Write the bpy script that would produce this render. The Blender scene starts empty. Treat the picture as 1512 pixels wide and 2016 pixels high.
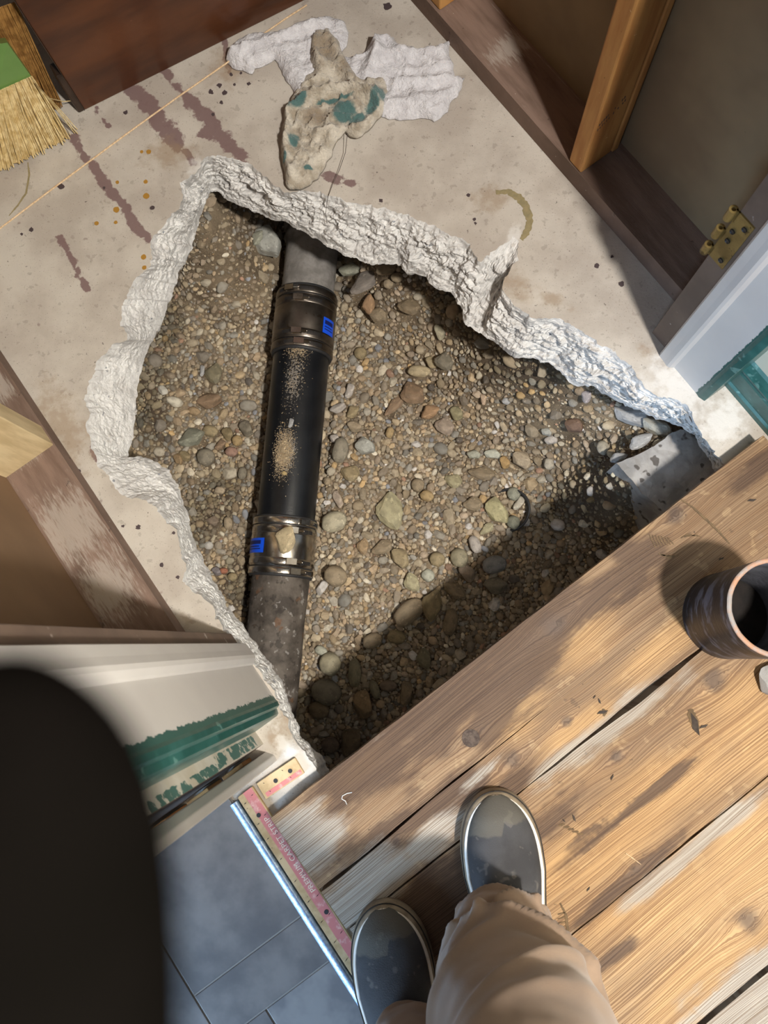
import bpy, bmesh, math, random
import numpy as np
from mathutils import Vector, Matrix, noise
from mathutils.geometry import delaunay_2d_cdt
random.seed(7); rng = np.random.default_rng(11)
S = bpy.context.scene; COL = S.collection
# ------------------------------------------------------------------ camera
F, H = 1514.0, 1.16                       # focal length in pixels of a 1512 x 2016 frame, camera height
NADIR = (840, 1264)
def _rot():
    n = Vector(((NADIR[0]-756)/F, -(NADIR[1]-1008)/F, -1)).normalized()
    wz = -n; up = Vector((0, 1, 0)); wy = (up-up.dot(wz)*wz).normalized(); wx = wy.cross(wz)
    return Matrix((wx, wy, wz))
ROT = _rot()
def P(u, v, z=0.0):
    d = ROT @ Vector(((u-756)/F, -(v-1008)/F, -1)); t = (z-H)/d.z
    return Vector((d.x*t, d.y*t, z))
def CAMP(x, y, z): return Vector((0, 0, H)) + ROT @ Vector((x, y, z))
cd = bpy.data.cameras.new('camera'); cam = bpy.data.objects.new('camera', cd); COL.objects.link(cam)
cam.matrix_world = Matrix.Translation((0, 0, H)) @ ROT.to_4x4()
cd.sensor_fit = 'VERTICAL'; cd.sensor_height = 36; cd.lens = 36*F/2016; cd.clip_start = 0.005
cd.dof.use_dof = True; cd.dof.focus_distance = 1.22; cd.dof.aperture_fstop = 9.0
S.camera = cam
# ------------------------------------------------------------------ world, lights, exposure
S.view_settings.view_transform = 'Standard'; S.view_settings.look = 'None'
S.view_settings.gamma = 1; S.view_settings.use_curve_mapping = False; S.view_settings.exposure = 0.0
w = bpy.data.worlds.new('world'); S.world = w; w.use_nodes = True
w.node_tree.nodes['Background'].inputs[0].default_value = (0.95, 0.93, 0.95, 1)
w.node_tree.nodes['Background'].inputs[1].default_value = 0.085
LP = P(1850, 1820)
def light(name, kind, loc, energy, color, **k):
    l = bpy.data.lights.new(name, kind); l.energy = energy; l.color = color
    for a, b in k.items(): setattr(l, a, b)
    o = bpy.data.objects.new(name, l); COL.objects.link(o); o.location = loc; return o
light('ceiling_bulb', 'POINT', (LP.x, LP.y, 2.0), 228, (1, 0.945, 0.87), shadow_soft_size=0.06)
# ------------------------------------------------------------------ helpers
UA = (P(1329, 595)-P(900, 105)); UA = (UA.normalized()+(P(345, 1240)-P(20, 735)).normalized()).normalized()
UB = Vector((-UA.y, UA.x, 0))             # UA runs down the corridor to the doorway, UB across the doorway
WLP = UB*-2.3+UA*.62; wl = light('daylight_window', 'AREA', (WLP.x, WLP.y, 1.15), 75, (0.46, 0.70, 1.0), shape='RECTANGLE', size=0.9, size_y=1.1)
wl.rotation_euler = (P(1340, 780)+Vector((0, 0, .2))-wl.location).to_track_quat('-Z', 'Y').to_euler()
def AB(p): return (p.dot(UA), p.dot(UB))
def W(a, b, z=0.0): q = UA*a+UB*b; return Vector((q.x, q.y, z))
def tag(o, label=None, cat=None, group=None, kind=None):
    if label: o['label'] = label
    if cat: o['category'] = cat
    if group: o['group'] = group
    if kind: o['kind'] = kind
    return o
def empty(name, loc=(0, 0, 0), **k):
    o = bpy.data.objects.new(name, None); COL.objects.link(o); o.location = loc; o.empty_display_size = .05
    return tag(o, **k)
def link(name, me, mat=None, parent=None, **k):
    o = bpy.data.objects.new(name, me); COL.objects.link(o)
    if mat: me.materials.append(mat)
    if parent:
        o.parent = parent; o.matrix_parent_inverse = Matrix.Translation(-parent.location)
    return tag(o, **k)
def mesh(name, V, Fc, mat=None, parent=None, smooth=False, mask=None, **k):
    me = bpy.data.meshes.new(name); me.from_pydata([tuple(v) for v in V], [], [tuple(f) for f in Fc]); me.update()
    if smooth: me.polygons.foreach_set('use_smooth', [True]*len(me.polygons))
    if mask is not None:
        at = me.color_attributes.new('mask', 'FLOAT_COLOR', 'POINT'); at.data.foreach_set('color', np.asarray(mask, np.float32).ravel())
    return link(name, me, mat, parent, **k)
def fastmesh(name, V, T, mat, parent=None, smooth=True, mask=None, **k):
    me = bpy.data.meshes.new(name); n = len(V); m = len(T)
    me.vertices.add(n); me.vertices.foreach_set('co', np.asarray(V, np.float32).ravel())
    me.loops.add(m*3); me.loops.foreach_set('vertex_index', np.asarray(T, np.int32).ravel())
    me.polygons.add(m); me.polygons.foreach_set('loop_start', np.arange(0, m*3, 3, dtype=np.int32))
    me.update(calc_edges=True)
    me.polygons.foreach_set('use_smooth', [smooth]*m)
    if mask is not None:
        at = me.color_attributes.new('mask', 'FLOAT_COLOR', 'POINT'); at.data.foreach_set('color', np.asarray(mask, np.float32).ravel())
    return link(name, me, mat, parent, **k)
def inside(pts, poly):
    pts = np.asarray(pts)[:, :2]; x, y = pts[:, 0], pts[:, 1]; r = np.zeros(len(pts), bool); n = len(poly)
    for i in range(n):
        x1, y1 = poly[i][0], poly[i][1]; x2, y2 = poly[(i+1) % n][0], poly[(i+1) % n][1]
        if y1 == y2: continue
        c = ((y1 > y) != (y2 > y)) & (x < (x2-x1)*(y-y1)/(y2-y1)+x1); r ^= c
    return r
def segdist(pts, line, closed=False):
    pts = np.asarray(pts)[:, :2]; d = np.full(len(pts), 1e9); L = [np.array(q[:2], float) for q in line]
    if closed: L = L+[L[0]]
    for a, b in zip(L[:-1], L[1:]):
        ab = b-a; t = np.clip(((pts-a)@ab)/max(ab@ab, 1e-12), 0, 1); d = np.minimum(d, np.linalg.norm(pts-(a+t[:, None]*ab), axis=1))
    return d
def area2(po): return sum(po[i][0]*po[(i+1) % len(po)][1]-po[(i+1) % len(po)][0]*po[i][1] for i in range(len(po)))
def tri(poly, hole=None, step=0.01, jit=.3):
    """triangulate a polygon (with a hole) with interior points every `step` -> verts2d, tris, index ranges"""
    B = [np.array(q[:2], float) for q in poly]; Hh = [np.array(q[:2], float) for q in hole] if hole else []
    A = np.array(B); x0, y0 = A.min(0); x1, y1 = A.max(0)
    gx, gy = np.meshgrid(np.arange(x0, x1, step), np.arange(y0, y1, step)); g = np.stack([gx.ravel(), gy.ravel()], 1)
    g += rng.uniform(-jit, jit, g.shape)*step
    ok = inside(g, B) & (segdist(g, B, True) > step*.45)
    if Hh: ok &= ~inside(g, Hh) & (segdist(g, Hh, True) > step*.45)
    g = g[ok]; vs = B+Hh+list(g); nb, nh = len(B), len(Hh)
    ed = [(i, (i+1) % nb) for i in range(nb)]+[(nb+i, nb+(i+1) % nh) for i in range(nh)]
    r = delaunay_2d_cdt([Vector(v) for v in vs], ed, [], 0, 1e-7)
    V = np.array([tuple(v) for v in r[0]]); T = np.array([f for f in r[2] if len(f) == 3]); C = V[T].mean(1)
    k = inside(C, B)
    if Hh: k &= ~inside(C, Hh)
    T = T[k]; e1 = V[T[:, 1]]-V[T[:, 0]]; e2 = V[T[:, 2]]-V[T[:, 0]]; fl = (e1[:, 0]*e2[:, 1]-e1[:, 1]*e2[:, 0]) < 0
    T[fl] = T[fl][:, ::-1]
    return V, T
def plate(name, poly, z0, z1, mat, parent=None, step=.01, hole=None, maskf=None, zf=None, **k):
    """a flat-topped thick piece with subdivided top so that masks (stains, patches) have resolution"""
    V, T = tri(poly, hole, step); n = len(V); z = np.full(n, z1)
    if zf is not None: z = z+zf(V)
    Vt = np.column_stack([V, z]); m = maskf(V) if maskf else np.zeros((n, 4))
    P2 = list(poly) if area2(poly) > 0 else list(poly)[::-1]; nb = len(P2)
    top = [(q[0], q[1], z1) for q in P2]; bot = [(q[0], q[1], z0) for q in P2]
    sv = np.array(top+bot); sm = np.zeros((2*nb, 4))
    if maskf: sm = np.concatenate([maskf(sv[:nb])]*2)
    st = []
    for i in range(nb):
        j = (i+1) % nb; st += [(n+i, n+nb+i, n+nb+j), (n+i, n+nb+j, n+j)]
    return fastmesh(name, np.concatenate([Vt, sv]), np.concatenate([T, np.array(st)]), mat, parent, smooth=False, mask=np.concatenate([m, sm]), **k)
def box(name, p, ax, ay, lx, ly, z0, z1, mat, parent=None, bev=.002, **k):
    """box from corner p along unit vectors ax, ay"""
    c = [Vector((p[0], p[1], 0))+ax*(i*lx)+ay*(j*ly) for i, j in ((0, 0), (1, 0), (1, 1), (0, 1))]
    return prism(name, c, z0, z1, mat, parent, bev=bev, **k)
def prism(name, pts, z0, z1, mat, parent=None, bev=0, smooth=False, **k):
    pts = list(pts)
    if area2(pts) < 0: pts = pts[::-1]
    bm = bmesh.new(); a = [bm.verts.new((q[0], q[1], z0)) for q in pts]; b = [bm.verts.new((q[0], q[1], z1)) for q in pts]; n = len(pts)
    bm.faces.new(a[::-1]); bm.faces.new(b)
    for i in range(n): bm.faces.new((a[i], a[(i+1) % n], b[(i+1) % n], b[i]))
    if bev: bmesh.ops.bevel(bm, geom=bm.edges[:], offset=bev, segments=2, affect='EDGES', profile=.5)
    me = bpy.data.meshes.new(name); bm.to_mesh(me); bm.free()
    if smooth: me.polygons.foreach_set('use_smooth', [True]*len(me.polygons))
    return link(name, me, mat, parent, **k)
def grid_faces(nr, nc, closed=False, off=0):
    f = []
    for i in range(nr-1):
        for j in range(nc if closed else nc-1):
            k = (j+1) % nc; f.append((off+i*nc+j, off+i*nc+k, off+(i+1)*nc+k, off+(i+1)*nc+j))
    return f
def tube(name, pts, r, mat, parent=None, seg=6, **k):
    V, Fc = tubegeo(pts, r, seg); return mesh(name, V, Fc, mat, parent, smooth=True, **k)
def tubegeo(pts, r, seg=6, off=0):
    pts = [Vector(p) for p in pts]; V = []; n = len(pts)
    for i, p in enumerate(pts):
        t = (pts[min(i+1, n-1)]-pts[max(i-1, 0)]).normalized(); u = t.cross(Vector((0.01, .02, 1))).normalized(); v = t.cross(u)
        rr = r[i] if isinstance(r, (list, tuple)) else r
        V += [p+(u*math.cos(q)+v*math.sin(q))*rr for q in [2*math.pi*j/seg for j in range(seg)]]
    Fc = grid_faces(n, seg, True, off)+[tuple(off+j for j in range(seg)), tuple(off+(n-1)*seg+j for j in range(seg))[::-1]]
    return V, Fc
# ------------------------------------------------------------------ materials
def rgb(*c):                                # 0-255 sRGB -> linear
    return tuple(((x/255+.055)/1.055)**2.4 if x > 10 else x/255/12.92 for x in c)+(1,)
MATS = {}
def M(name, c1, c2=None, sc=8, st=(1, 1, 1), rough=.8, bump=0.0, bsc=150, metal=0, layers=(), speck=None, coat=0, spec=.5, grain=None, objrand=None, vcol=False, lo=.35, hi=.65, rotz=0, sheen=0):
    m = bpy.data.materials.new(name); m.use_nodes = True; nt = m.node_tree; N = nt.nodes; L = nt.links
    b = N['Principled BSDF']; tc = N.new('ShaderNodeTexCoord'); mp = N.new('ShaderNodeMapping'); mp.inputs['Scale'].default_value = st
    if rotz: mp.vector_type = 'TEXTURE'; mp.inputs['Scale'].default_value = tuple(1/x for x in st); mp.inputs['Rotation'].default_value = (0, 0, -rotz)
    L.new(tc.outputs['Object'], mp.inputs[0]); vec = mp.outputs[0]
    def nz(scale, det=4, v=None, dist=0, ro=.6):
        n = N.new('ShaderNodeTexNoise'); n.inputs['Scale'].default_value = scale; n.inputs['Detail'].default_value = det
        n.inputs['Distortion'].default_value = dist; n.inputs['Roughness'].default_value = ro; L.new(v or vec, n.inputs['Vector']); return n.outputs['Fac']
    def ramp(x, a, c):
        r = N.new('ShaderNodeMapRange'); r.interpolation_type = 'SMOOTHSTEP'; r.inputs[1].default_value = a; r.inputs[2].default_value = c; L.new(x, r.inputs[0]); return r.outputs[0]
    def mix(f, a, c):
        x = N.new('ShaderNodeMix'); x.data_type = 'RGBA'
        if isinstance(f, float): x.inputs[0].default_value = f
        else: L.new(f, x.inputs[0])
        for s, i in ((a, 6), (c, 7)):
            if isinstance(s, tuple): x.inputs[i].default_value = s
            else: L.new(s, x.inputs[i])
        return x.outputs[2]
    def math_(op, a, c):
        x = N.new('ShaderNodeMath'); x.operation = op
        for s, i in ((a, 0), (c, 1)):
            if isinstance(s, (int, float)): x.inputs[i].default_value = s
            else: L.new(s, x.inputs[i])
        return x.outputs[0]
    col = mix(ramp(nz(sc), lo, hi), c1, c2 or c1); gout = None
    at = N.new('ShaderNodeAttribute'); at.attribute_name = 'mask'
    if vcol:
        col = mix(math_('MULTIPLY', ramp(nz(sc), lo, hi), .35), at.outputs['Color'], c2 or c1)
        sp2 = ramp(nz(bsc*.6, 2, tc.outputs['Object']), .6, .75); col = mix(math_('MULTIPLY', sp2, .3), col, c1)
    if objrand:
        oi = N.new('ShaderNodeObjectInfo'); cr = N.new('ShaderNodeValToRGB'); cr.color_ramp.interpolation = 'CONSTANT' 
        e = cr.color_ramp.elements
        for i, c in enumerate(objrand):
            if i < 2: e[i].position = i/len(objrand); e[i].color = c
            else: q = e.new(i/len(objrand)); q.color = c
        L.new(oi.outputs['Random'], cr.inputs[0]); col = mix(math_('MULTIPLY', ramp(nz(sc), lo, hi), .4), cr.outputs[0], c2 or c1)
    if grain:                                # grain = (dark, scale_along, scale_across, strength): uses UV (x along, y warped across)
        uv = N.new('ShaderNodeUVMap'); uv.uv_map = 'grain'
        mg = N.new('ShaderNodeMapping'); mg.inputs['Scale'].default_value = (grain[1], grain[2], 1); L.new(uv.outputs[0], mg.inputs[0])
        g = nz(1, 3, mg.outputs[0], .25); gout = g
        mg2 = N.new('ShaderNodeMapping'); mg2.inputs['Scale'].default_value = (grain[1]*.8, grain[2]*.12, 1); L.new(uv.outputs[0], mg2.inputs[0])
        g2 = nz(1, 2, mg2.outputs[0], .3); f = math_('MULTIPLY', ramp(g2, .42, .66), grain[3]*.5)
        col = mix(f, col, grain[4]); wgrain = (g, grain)
    if speck:
        for (c, s, thr, am) in speck:
            col = mix(math_('MULTIPLY', ramp(nz(s, 2, tc.outputs['Object']), thr, thr+.05), am), col, c)
    sepc = N.new('ShaderNodeSeparateColor'); L.new(at.outputs['Color'], sepc.inputs[0])
    for (ch, c, ns, na, soft, am) in layers:
        src = at.outputs['Alpha'] if ch == 3 else sepc.outputs[ch]
        f = math_('ADD', src, math_('MULTIPLY', math_('SUBTRACT', nz(ns, 5), .5), na)); f = math_('MULTIPLY', ramp(f, .5-soft, .5+soft), am)
        col = mix(f, col, c)
    if grain:
        col = mix(math_('MULTIPLY', ramp(gout, .40, .62), grain[3]), col, mix(.5, col, grain[0]) if False else grain[0]) if grain[3] < 0 else col
        dk = N.new('ShaderNodeMix'); dk.data_type = 'RGBA'; dk.blend_type = 'MULTIPLY'; L.new(math_('MULTIPLY', ramp(gout, .42, .6), grain[3]), dk.inputs[0]); L.new(col, dk.inputs[6]); dk.inputs[7].default_value = grain[0]; col = dk.outputs[2]
    L.new(col, b.inputs['Base Color']); b.inputs['Roughness'].default_value = rough; b.inputs['Metallic'].default_value = metal
    b.inputs['Specular IOR Level'].default_value = spec; b.inputs['Coat Weight'].default_value = coat
    if sheen: b.inputs['Sheen Weight'].default_value = sheen
    if bump:
        bp = N.new('ShaderNodeBump'); bp.inputs['Strength'].default_value = min(bump, 1); bp.inputs['Distance'].default_value = .002*max(1, bump)
        L.new(gout if gout else nz(bsc, 4, None if st != (1, 1, 1) else tc.outputs['Object']), bp.inputs['Height']); L.new(bp.outputs[0], b.inputs['Normal'])
    MATS[name] = m; return m
m_floor = M('old concrete', rgb(192, 185, 175), rgb(172, 163, 153), sc=9, rough=.75, bump=.25, bsc=220,
            speck=[(rgb(95, 85, 78), 420, .64, .55), (rgb(130, 120, 110), 60, .62, .35), (rgb(70, 62, 58), 130, .70, .7), (rgb(110, 84, 80), 34, .72, .5)],
            layers=[(0, rgb(112, 86, 86), 48, 1.7, .1, .88), (1, rgb(146, 124, 98), 40, 1.6, .3, .6), (2, rgb(214, 212, 208), 55, 1.6, .3, .75)])
m_rim = M('broken concrete', rgb(222, 221, 219), rgb(200, 198, 196), sc=30, rough=.9, bump=1.2, bsc=190,
          speck=[(rgb(128, 132, 140), 62, .685, .85), (rgb(176, 168, 158), 120, .66, .5), (rgb(120, 114, 108), 260, .70, .6)])
m_under = M('slab underside', rgb(120, 112, 102), rgb(90, 82, 74), sc=20, rough=.95, bump=.8, bsc=80)
m_soil = M('gravelly soil', rgb(132, 117, 96), rgb(98, 84, 67), sc=14, rough=.95, bump=1, bsc=240,
           speck=[(rgb(180, 160, 130), 330, .62, .6), (rgb(60, 50, 40), 240, .66, .6)], layers=[(0, rgb(62, 50, 40), 30, .5, .3, .8)])
m_peb = M('pebble', rgb(205, 196, 180), rgb(112, 98, 80), sc=60, rough=.8, bump=.35, bsc=300, vcol=True)
m_ledge = M('footing concrete', rgb(170, 168, 166), rgb(138, 136, 134), sc=16, rough=.85, bump=.5, bsc=120, speck=[(rgb(60, 52, 46), 40, .62, .8)])
m_tile = M('grey vinyl tile', rgb(136, 131, 129), rgb(104, 101, 102), sc=14, rough=.42, bump=.1, bsc=60, lo=.3, hi=.7)
m_tile2 = M('pale vinyl tile', rgb(150, 148, 148), rgb(122, 121, 124), sc=11, rough=.42, bump=.1, bsc=60, lo=.4, hi=.6)
m_grout = M('tile joint', rgb(150, 146, 142), rough=.9)
m_metal = M('transition metal', rgb(196, 214, 240), rgb(150, 176, 214), sc=200, rough=.42, metal=.85, bump=.2, bsc=500)  # sky reflection painted into the base as a blue tint
m_tack = M('tack strip wood', rgb(206, 180, 140), rgb(176, 148, 106), sc=30, rough=.8, speck=[(rgb(90, 70, 50), 200, .7, .7)])
m_ink = M('faded red ink', rgb(200, 124, 122), rgb(222, 180, 170), sc=90, rough=.9, lo=.5, hi=.72)
m_white_ink = M('bare strip lettering', rgb(232, 216, 196), rough=.9)
m_nail = M('nail head', rgb(60, 60, 62), rough=.5, metal=.6)
m_white = M('white gloss paint', rgb(196, 193, 190), rgb(186, 182, 180), sc=5, rough=.35, bump=.08, bsc=60, speck=[(rgb(150, 145, 142), 160, .74, .5)])
m_whitep = M('patched white paint', rgb(200, 194, 184), rgb(184, 174, 158), sc=16, rough=.6, bump=.2, bsc=80, layers=[(0, rgb(52, 98, 92), 60, 1.6, .05, .95)])
m_jamb = M('white jamb paint', rgb(196, 193, 190), rgb(188, 185, 183), sc=5, rough=.35, bump=.06, bsc=60, layers=[(0, rgb(34, 82, 78), 120, .9, .03, 1)])
m_green = M('teal gloss paint', rgb(34, 80, 76), rgb(50, 98, 94), sc=30, rough=.3, bump=.1, bsc=60, speck=[(rgb(110, 150, 145), 50, .64, .5)])
m_brownp = M('brown dusty paint', rgb(112, 94, 82), rgb(96, 80, 70), sc=12, rough=.55, bump=.1, bsc=90, speck=[(rgb(190, 180, 172), 60, .68, .7)])
m_plate = M('dusty sill board', rgb(128, 106, 94), rgb(104, 84, 72), sc=7, st=(1, 6, 1), rotz=-math.atan2(UA.y, UA.x), rough=.85, bump=.3, bsc=140,
            speck=[(rgb(205, 198, 188), 130, .74, .8), (rgb(62, 46, 38), 70, .70, .6)], layers=[(0, rgb(168, 158, 148), 60, 1.8, .3, .7)])
m_stud = M('orange pine stud', rgb(194, 144, 84), rgb(170, 116, 62), sc=12, st=(4, 4, .5), rough=.7, bump=.15, bsc=60,
           speck=[(rgb(235, 205, 160), 130, .72, .9), (rgb(90, 56, 28), 90, .74, .7)])
m_stud2 = M('pale pine stud', rgb(216, 196, 156), rgb(190, 168, 128), sc=12, st=(4, 4, .6), rough=.7, bump=.15, bsc=60, speck=[(rgb(90, 70, 48), 70, .76, .7)])
m_dry = M('drywall back paper', rgb(136, 116, 88), rgb(118, 98, 74), sc=4, rough=.9, bump=.05, speck=[(rgb(74, 58, 44), 35, .74, .6)])
m_dryl = M('tan drywall', rgb(132, 106, 80), rgb(120, 95, 71), sc=4, rough=.85)
m_cream = M('cream wall', rgb(206, 200, 180), rgb(198, 190, 170), sc=6, rough=.85, bump=.1)
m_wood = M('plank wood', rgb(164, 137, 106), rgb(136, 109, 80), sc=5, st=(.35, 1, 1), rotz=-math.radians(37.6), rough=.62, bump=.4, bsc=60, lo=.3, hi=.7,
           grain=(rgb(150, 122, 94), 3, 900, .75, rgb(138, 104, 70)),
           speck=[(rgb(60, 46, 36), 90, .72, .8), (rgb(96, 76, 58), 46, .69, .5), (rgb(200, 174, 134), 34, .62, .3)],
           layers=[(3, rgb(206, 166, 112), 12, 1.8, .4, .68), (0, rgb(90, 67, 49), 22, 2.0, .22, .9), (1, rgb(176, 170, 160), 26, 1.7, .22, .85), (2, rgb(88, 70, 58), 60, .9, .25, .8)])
m_abs = M('black plastic pipe', rgb(20, 22, 26), rgb(28, 30, 34), sc=30, rough=.32, bump=.08, bsc=300, speck=[(rgb(90, 92, 96), 420, .72, .5)])
m_abs2 = M('black pipe dusty', rgb(16, 18, 22), rgb(24, 26, 30), sc=30, rough=.34, bump=.08, bsc=300, layers=[(0, rgb(136, 130, 122), 260, 1.6, .08, .85)])
m_iron = M('old cast iron', rgb(104, 96, 88), rgb(66, 59, 53), sc=22, rough=.75, bump=.8, bsc=120,
           speck=[(rgb(150, 146, 142), 70, .62, .7), (rgb(40, 34, 30), 60, .6, .6), (rgb(120, 84, 56), 30, .66, .5)], metal=.15)
m_gray = M('grey dusty pipe', rgb(146, 142, 138), rgb(116, 112, 108), sc=28, rough=.75, bump=.35, bsc=200, speck=[(rgb(80, 76, 72), 180, .68, .5)])
m_steel = M('stainless band', rgb(196, 190, 182), rgb(160, 152, 142), sc=18, rough=.22, metal=1, bump=.12, bsc=60, speck=[(rgb(110, 96, 80), 60, .66, .6)])
m_steel2 = M('dull steel band', rgb(140, 132, 124), rgb(110, 102, 94), sc=18, rough=.34, metal=1, bump=.12, bsc=60, speck=[(rgb(96, 82, 66), 60, .66, .6)])
m_rubber = M('black rubber', rgb(34, 34, 36), rgb(46, 46, 48), sc=30, rough=.6, bump=.1)
m_blue = M('blue label', rgb(20, 84, 230), rough=.4)
m_print = M('dark print', rgb(8, 24, 92), rough=.6)
m_sand = M('dry sand', rgb(196, 172, 136), rgb(160, 136, 104), sc=90, rough=.95, vcol=False)
m_mahog = M('brown veneer', rgb(88, 50, 26), rgb(58, 30, 15), sc=3.2, st=(1, 1, 5), rough=.34, bump=.05, coat=.15, speck=[(rgb(150, 110, 80), 40, .78, .5)], lo=.3, hi=.7)
m_darkedge = M('dark worn edge', rgb(62, 46, 36), rgb(40, 28, 20), sc=20, rough=.4, speck=[(rgb(170, 160, 150), 60, .66, .5)])
m_brist = M('straw bristle', rgb(232, 212, 162), rgb(196, 168, 112), sc=90, rough=.6)
m_brist2 = M('brown bristle', rgb(170, 128, 72), rgb(130, 92, 46), sc=90, rough=.6)
m_cap = M('green plastic', rgb(112, 152, 84), rgb(102, 142, 74), sc=10, rough=.3)
m_clear = M('white sticker', rgb(190, 196, 186), rough=.3)
m_string = M('pale twine', rgb(226, 200, 164), rgb(200, 168, 130), sc=300, rough=.8)
m_thread = M('dark thread', rgb(70, 62, 56), rough=.8)
m_thw = M('white thread', rgb(225, 220, 212), rough=.8)
m_towel = M('white terry', rgb(222, 221, 225), rgb(204, 202, 206), sc=60, rough=1, bump=2.2, bsc=210, sheen=.3, spec=.1)
m_towel2 = M('soiled terry', rgb(206, 198, 184), rgb(160, 149, 132), sc=38, rough=1, bump=2.2, bsc=210, sheen=.3, spec=.1,
             layers=[(1, rgb(140, 124, 104), 50, .8, .3, .8), (0, rgb(62, 104, 104), 70, .5, .12, .92)])
m_shoe = M('dusty charcoal canvas', rgb(70, 70, 73), rgb(54, 54, 57), sc=14, rough=.85, bump=.3, bsc=600, speck=[(rgb(112, 108, 104), 42, .63, .5), (rgb(104, 100, 96), 70, .66, .45)], layers=[(0, rgb(104, 100, 90), 40, .5, .05, .55)])
m_sole = M('scuffed rubber sole', rgb(150, 136, 116), rgb(112, 98, 80), sc=30, rough=.7, bump=.2, bsc=90)
m_stripe = M('off white piping', rgb(246, 242, 236), rgb(228, 220, 208), sc=40, rough=.6)
m_line = M('dark seam', rgb(40, 36, 34), rough=.8)
m_khaki = M('khaki trousers', rgb(146, 124, 105), rgb(134, 112, 94), sc=9, rough=.85, bump=.2, bsc=700, sheen=.2)
m_darkhand = M('hand painted shade-dark', rgb(12, 10, 9), rgb(8, 7, 6), sc=40, rough=1, spec=0)  # near-black base stands in for the shade on the hand
m_brass = M('brass hinge', rgb(168, 146, 92), rgb(132, 112, 68), sc=30, rough=.4, metal=.7, speck=[(rgb(70, 56, 36), 70, .64, .7)])
m_ochre = M('ochre paint drop', rgb(164, 122, 50), rough=.5)
m_dark = M('dark paint drop', rgb(72, 60, 62), rough=.6)
m_tan = M('olive ring stain', rgb(134, 124, 92), rgb(150, 136, 100), sc=120, rough=.7)
m_rust = M('stub pipe iron', rgb(28, 30, 38), rgb(92, 98, 114), sc=20, st=(1, 1, 2.6), rough=.42, bump=.3, bsc=60, lo=.48, hi=.6, metal=.2, speck=[(rgb(110, 108, 114), 50, .66, .4)])
m_cut = M('rusty cut edge', rgb(176, 132, 104), rgb(150, 146, 144), sc=70, rough=.6, bump=.5)
m_inner = M('pipe bore', rgb(120, 122, 132), rgb(84, 84, 90), sc=20, rough=.7, bump=.4)
m_rockw = M('white chalky stone', rgb(206, 204, 202), rgb(168, 166, 164), sc=60, rough=.9, bump=.6, bsc=200)
# ------------------------------------------------------------------ hole outline: (outer break on top of the slab | inner lip), traced clockwise
RIM = [(406,307,413,380),(433,306,426,375),(462,312,439,390),(489,323,469,403),(512,337,499,416),(552,376,532,430),(592,375,566,440),(607,375,599,456),
(655,386,645,486),(691,400,668,496),(727,404,701,510),(764,411,728,521),(800,422,779,521),(837,437,802,539),(873,458,832,542),(905,466,859,566),(930,489,886,575),
(946,520,907,608),(966,497,915,634),(1011,468,928,645),(1023,474,942,652),(1017,510,950,658),(987,563,960,665),(1010,606,978,679),(1050,626,1011,703),
(1113,631,1050,706),(1156,658,1095,723),(1209,693,1121,754),(1244,723,1170,762),(1283,775,1213,793),(1318,785,1253,806),(1350,795,1292,826),(1370,830,1332,837),
(1385,860,1358,846),(1400,881,1385,888),(1418,905,1400,914),(1500,1010,1478,1020),(1300,1180,1290,1170),(1030,1390,1020,1380),(770,1600,765,1588),(655,1560,664,1543),(632,1525,648,1515),
(596,1478,616,1468),(572,1440,588,1445),(563,1415,583,1422),(552,1388,574,1390),(537,1360,560,1353),(513,1325,537,1311),(488,1298,509,1283),(469,1268,498,1258),
(448,1247,469,1219),(427,1219,444,1188),(417,1192,430,1160),(382,1167,417,1133),(361,1150,405,1112),(368,1119,396,1094),(354,1084,385,1070),(347,1042,378,1049),
(323,1028,372,1015),(306,994,358,973),(267,983,345,948),(236,973,333,928),(215,938,312,907),(190,918,278,900),(185,890,253,900),(170,845,263,845),(177,812,266,815),
(163,782,269,780),(183,739,274,745),(193,709,280,720),(216,682,286,699),(253,666,305,665),(243,646,316,646),(236,626,325,620),(243,596,333,599),(256,569,340,580),
(266,546,346,563),(290,533,353,533),(300,506,368,508),(296,473,376,493),(316,450,383,460),(330,430,392,440),(349,413,396,423),(363,390,406,403),(353,360,408,395),(389,336,411,387)]
LIP = -.092; SUB = 18; OUT = []; INN = []
for i in range(len(RIM)):
    p0, p1 = RIM[i], RIM[(i+1) % len(RIM)]
    o0, o1 = P(p0[0], p0[1], 0), P(p1[0], p1[1], 0); i0, i1 = P(p0[2], p0[3], LIP), P(p1[2], p1[3], LIP)
    for k in range(SUB):
        t = k/SUB; OUT.append(o0.lerp(o1, t)); INN.append(i0.lerp(i1, t))
def smoothloop(L, n):
    for _ in range(n): L = [(L[i-1]+L[i]*2+L[(i+1) % len(L)])/4 for i in range(len(L))]
    return L
OUT = smoothloop(OUT, 16); INN = smoothloop(INN, 12)
for i, p in enumerate(OUT):
    OUT[i] = Vector((p.x+.0045*noise.noise(p*55)+.003*noise.noise(p*160), p.y+.0045*noise.noise(p*55+Vector((9, 0, 0)))+.003*noise.noise(p*160+Vector((5, 5, 0))), 0))
for i, p in enumerate(INN):
    INN[i] = Vector((p.x+.004*noise.noise(p*60)+.002*noise.noise(p*200), p.y+.004*noise.noise(p*60+Vector((9, 0, 0)))+.002*noise.noise(p*200+Vector((5, 5, 0))), LIP))
HOLE = [(p.x, p.y) for p in OUT]
INPOLY = [(p.x, p.y) for p in INN]
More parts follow.
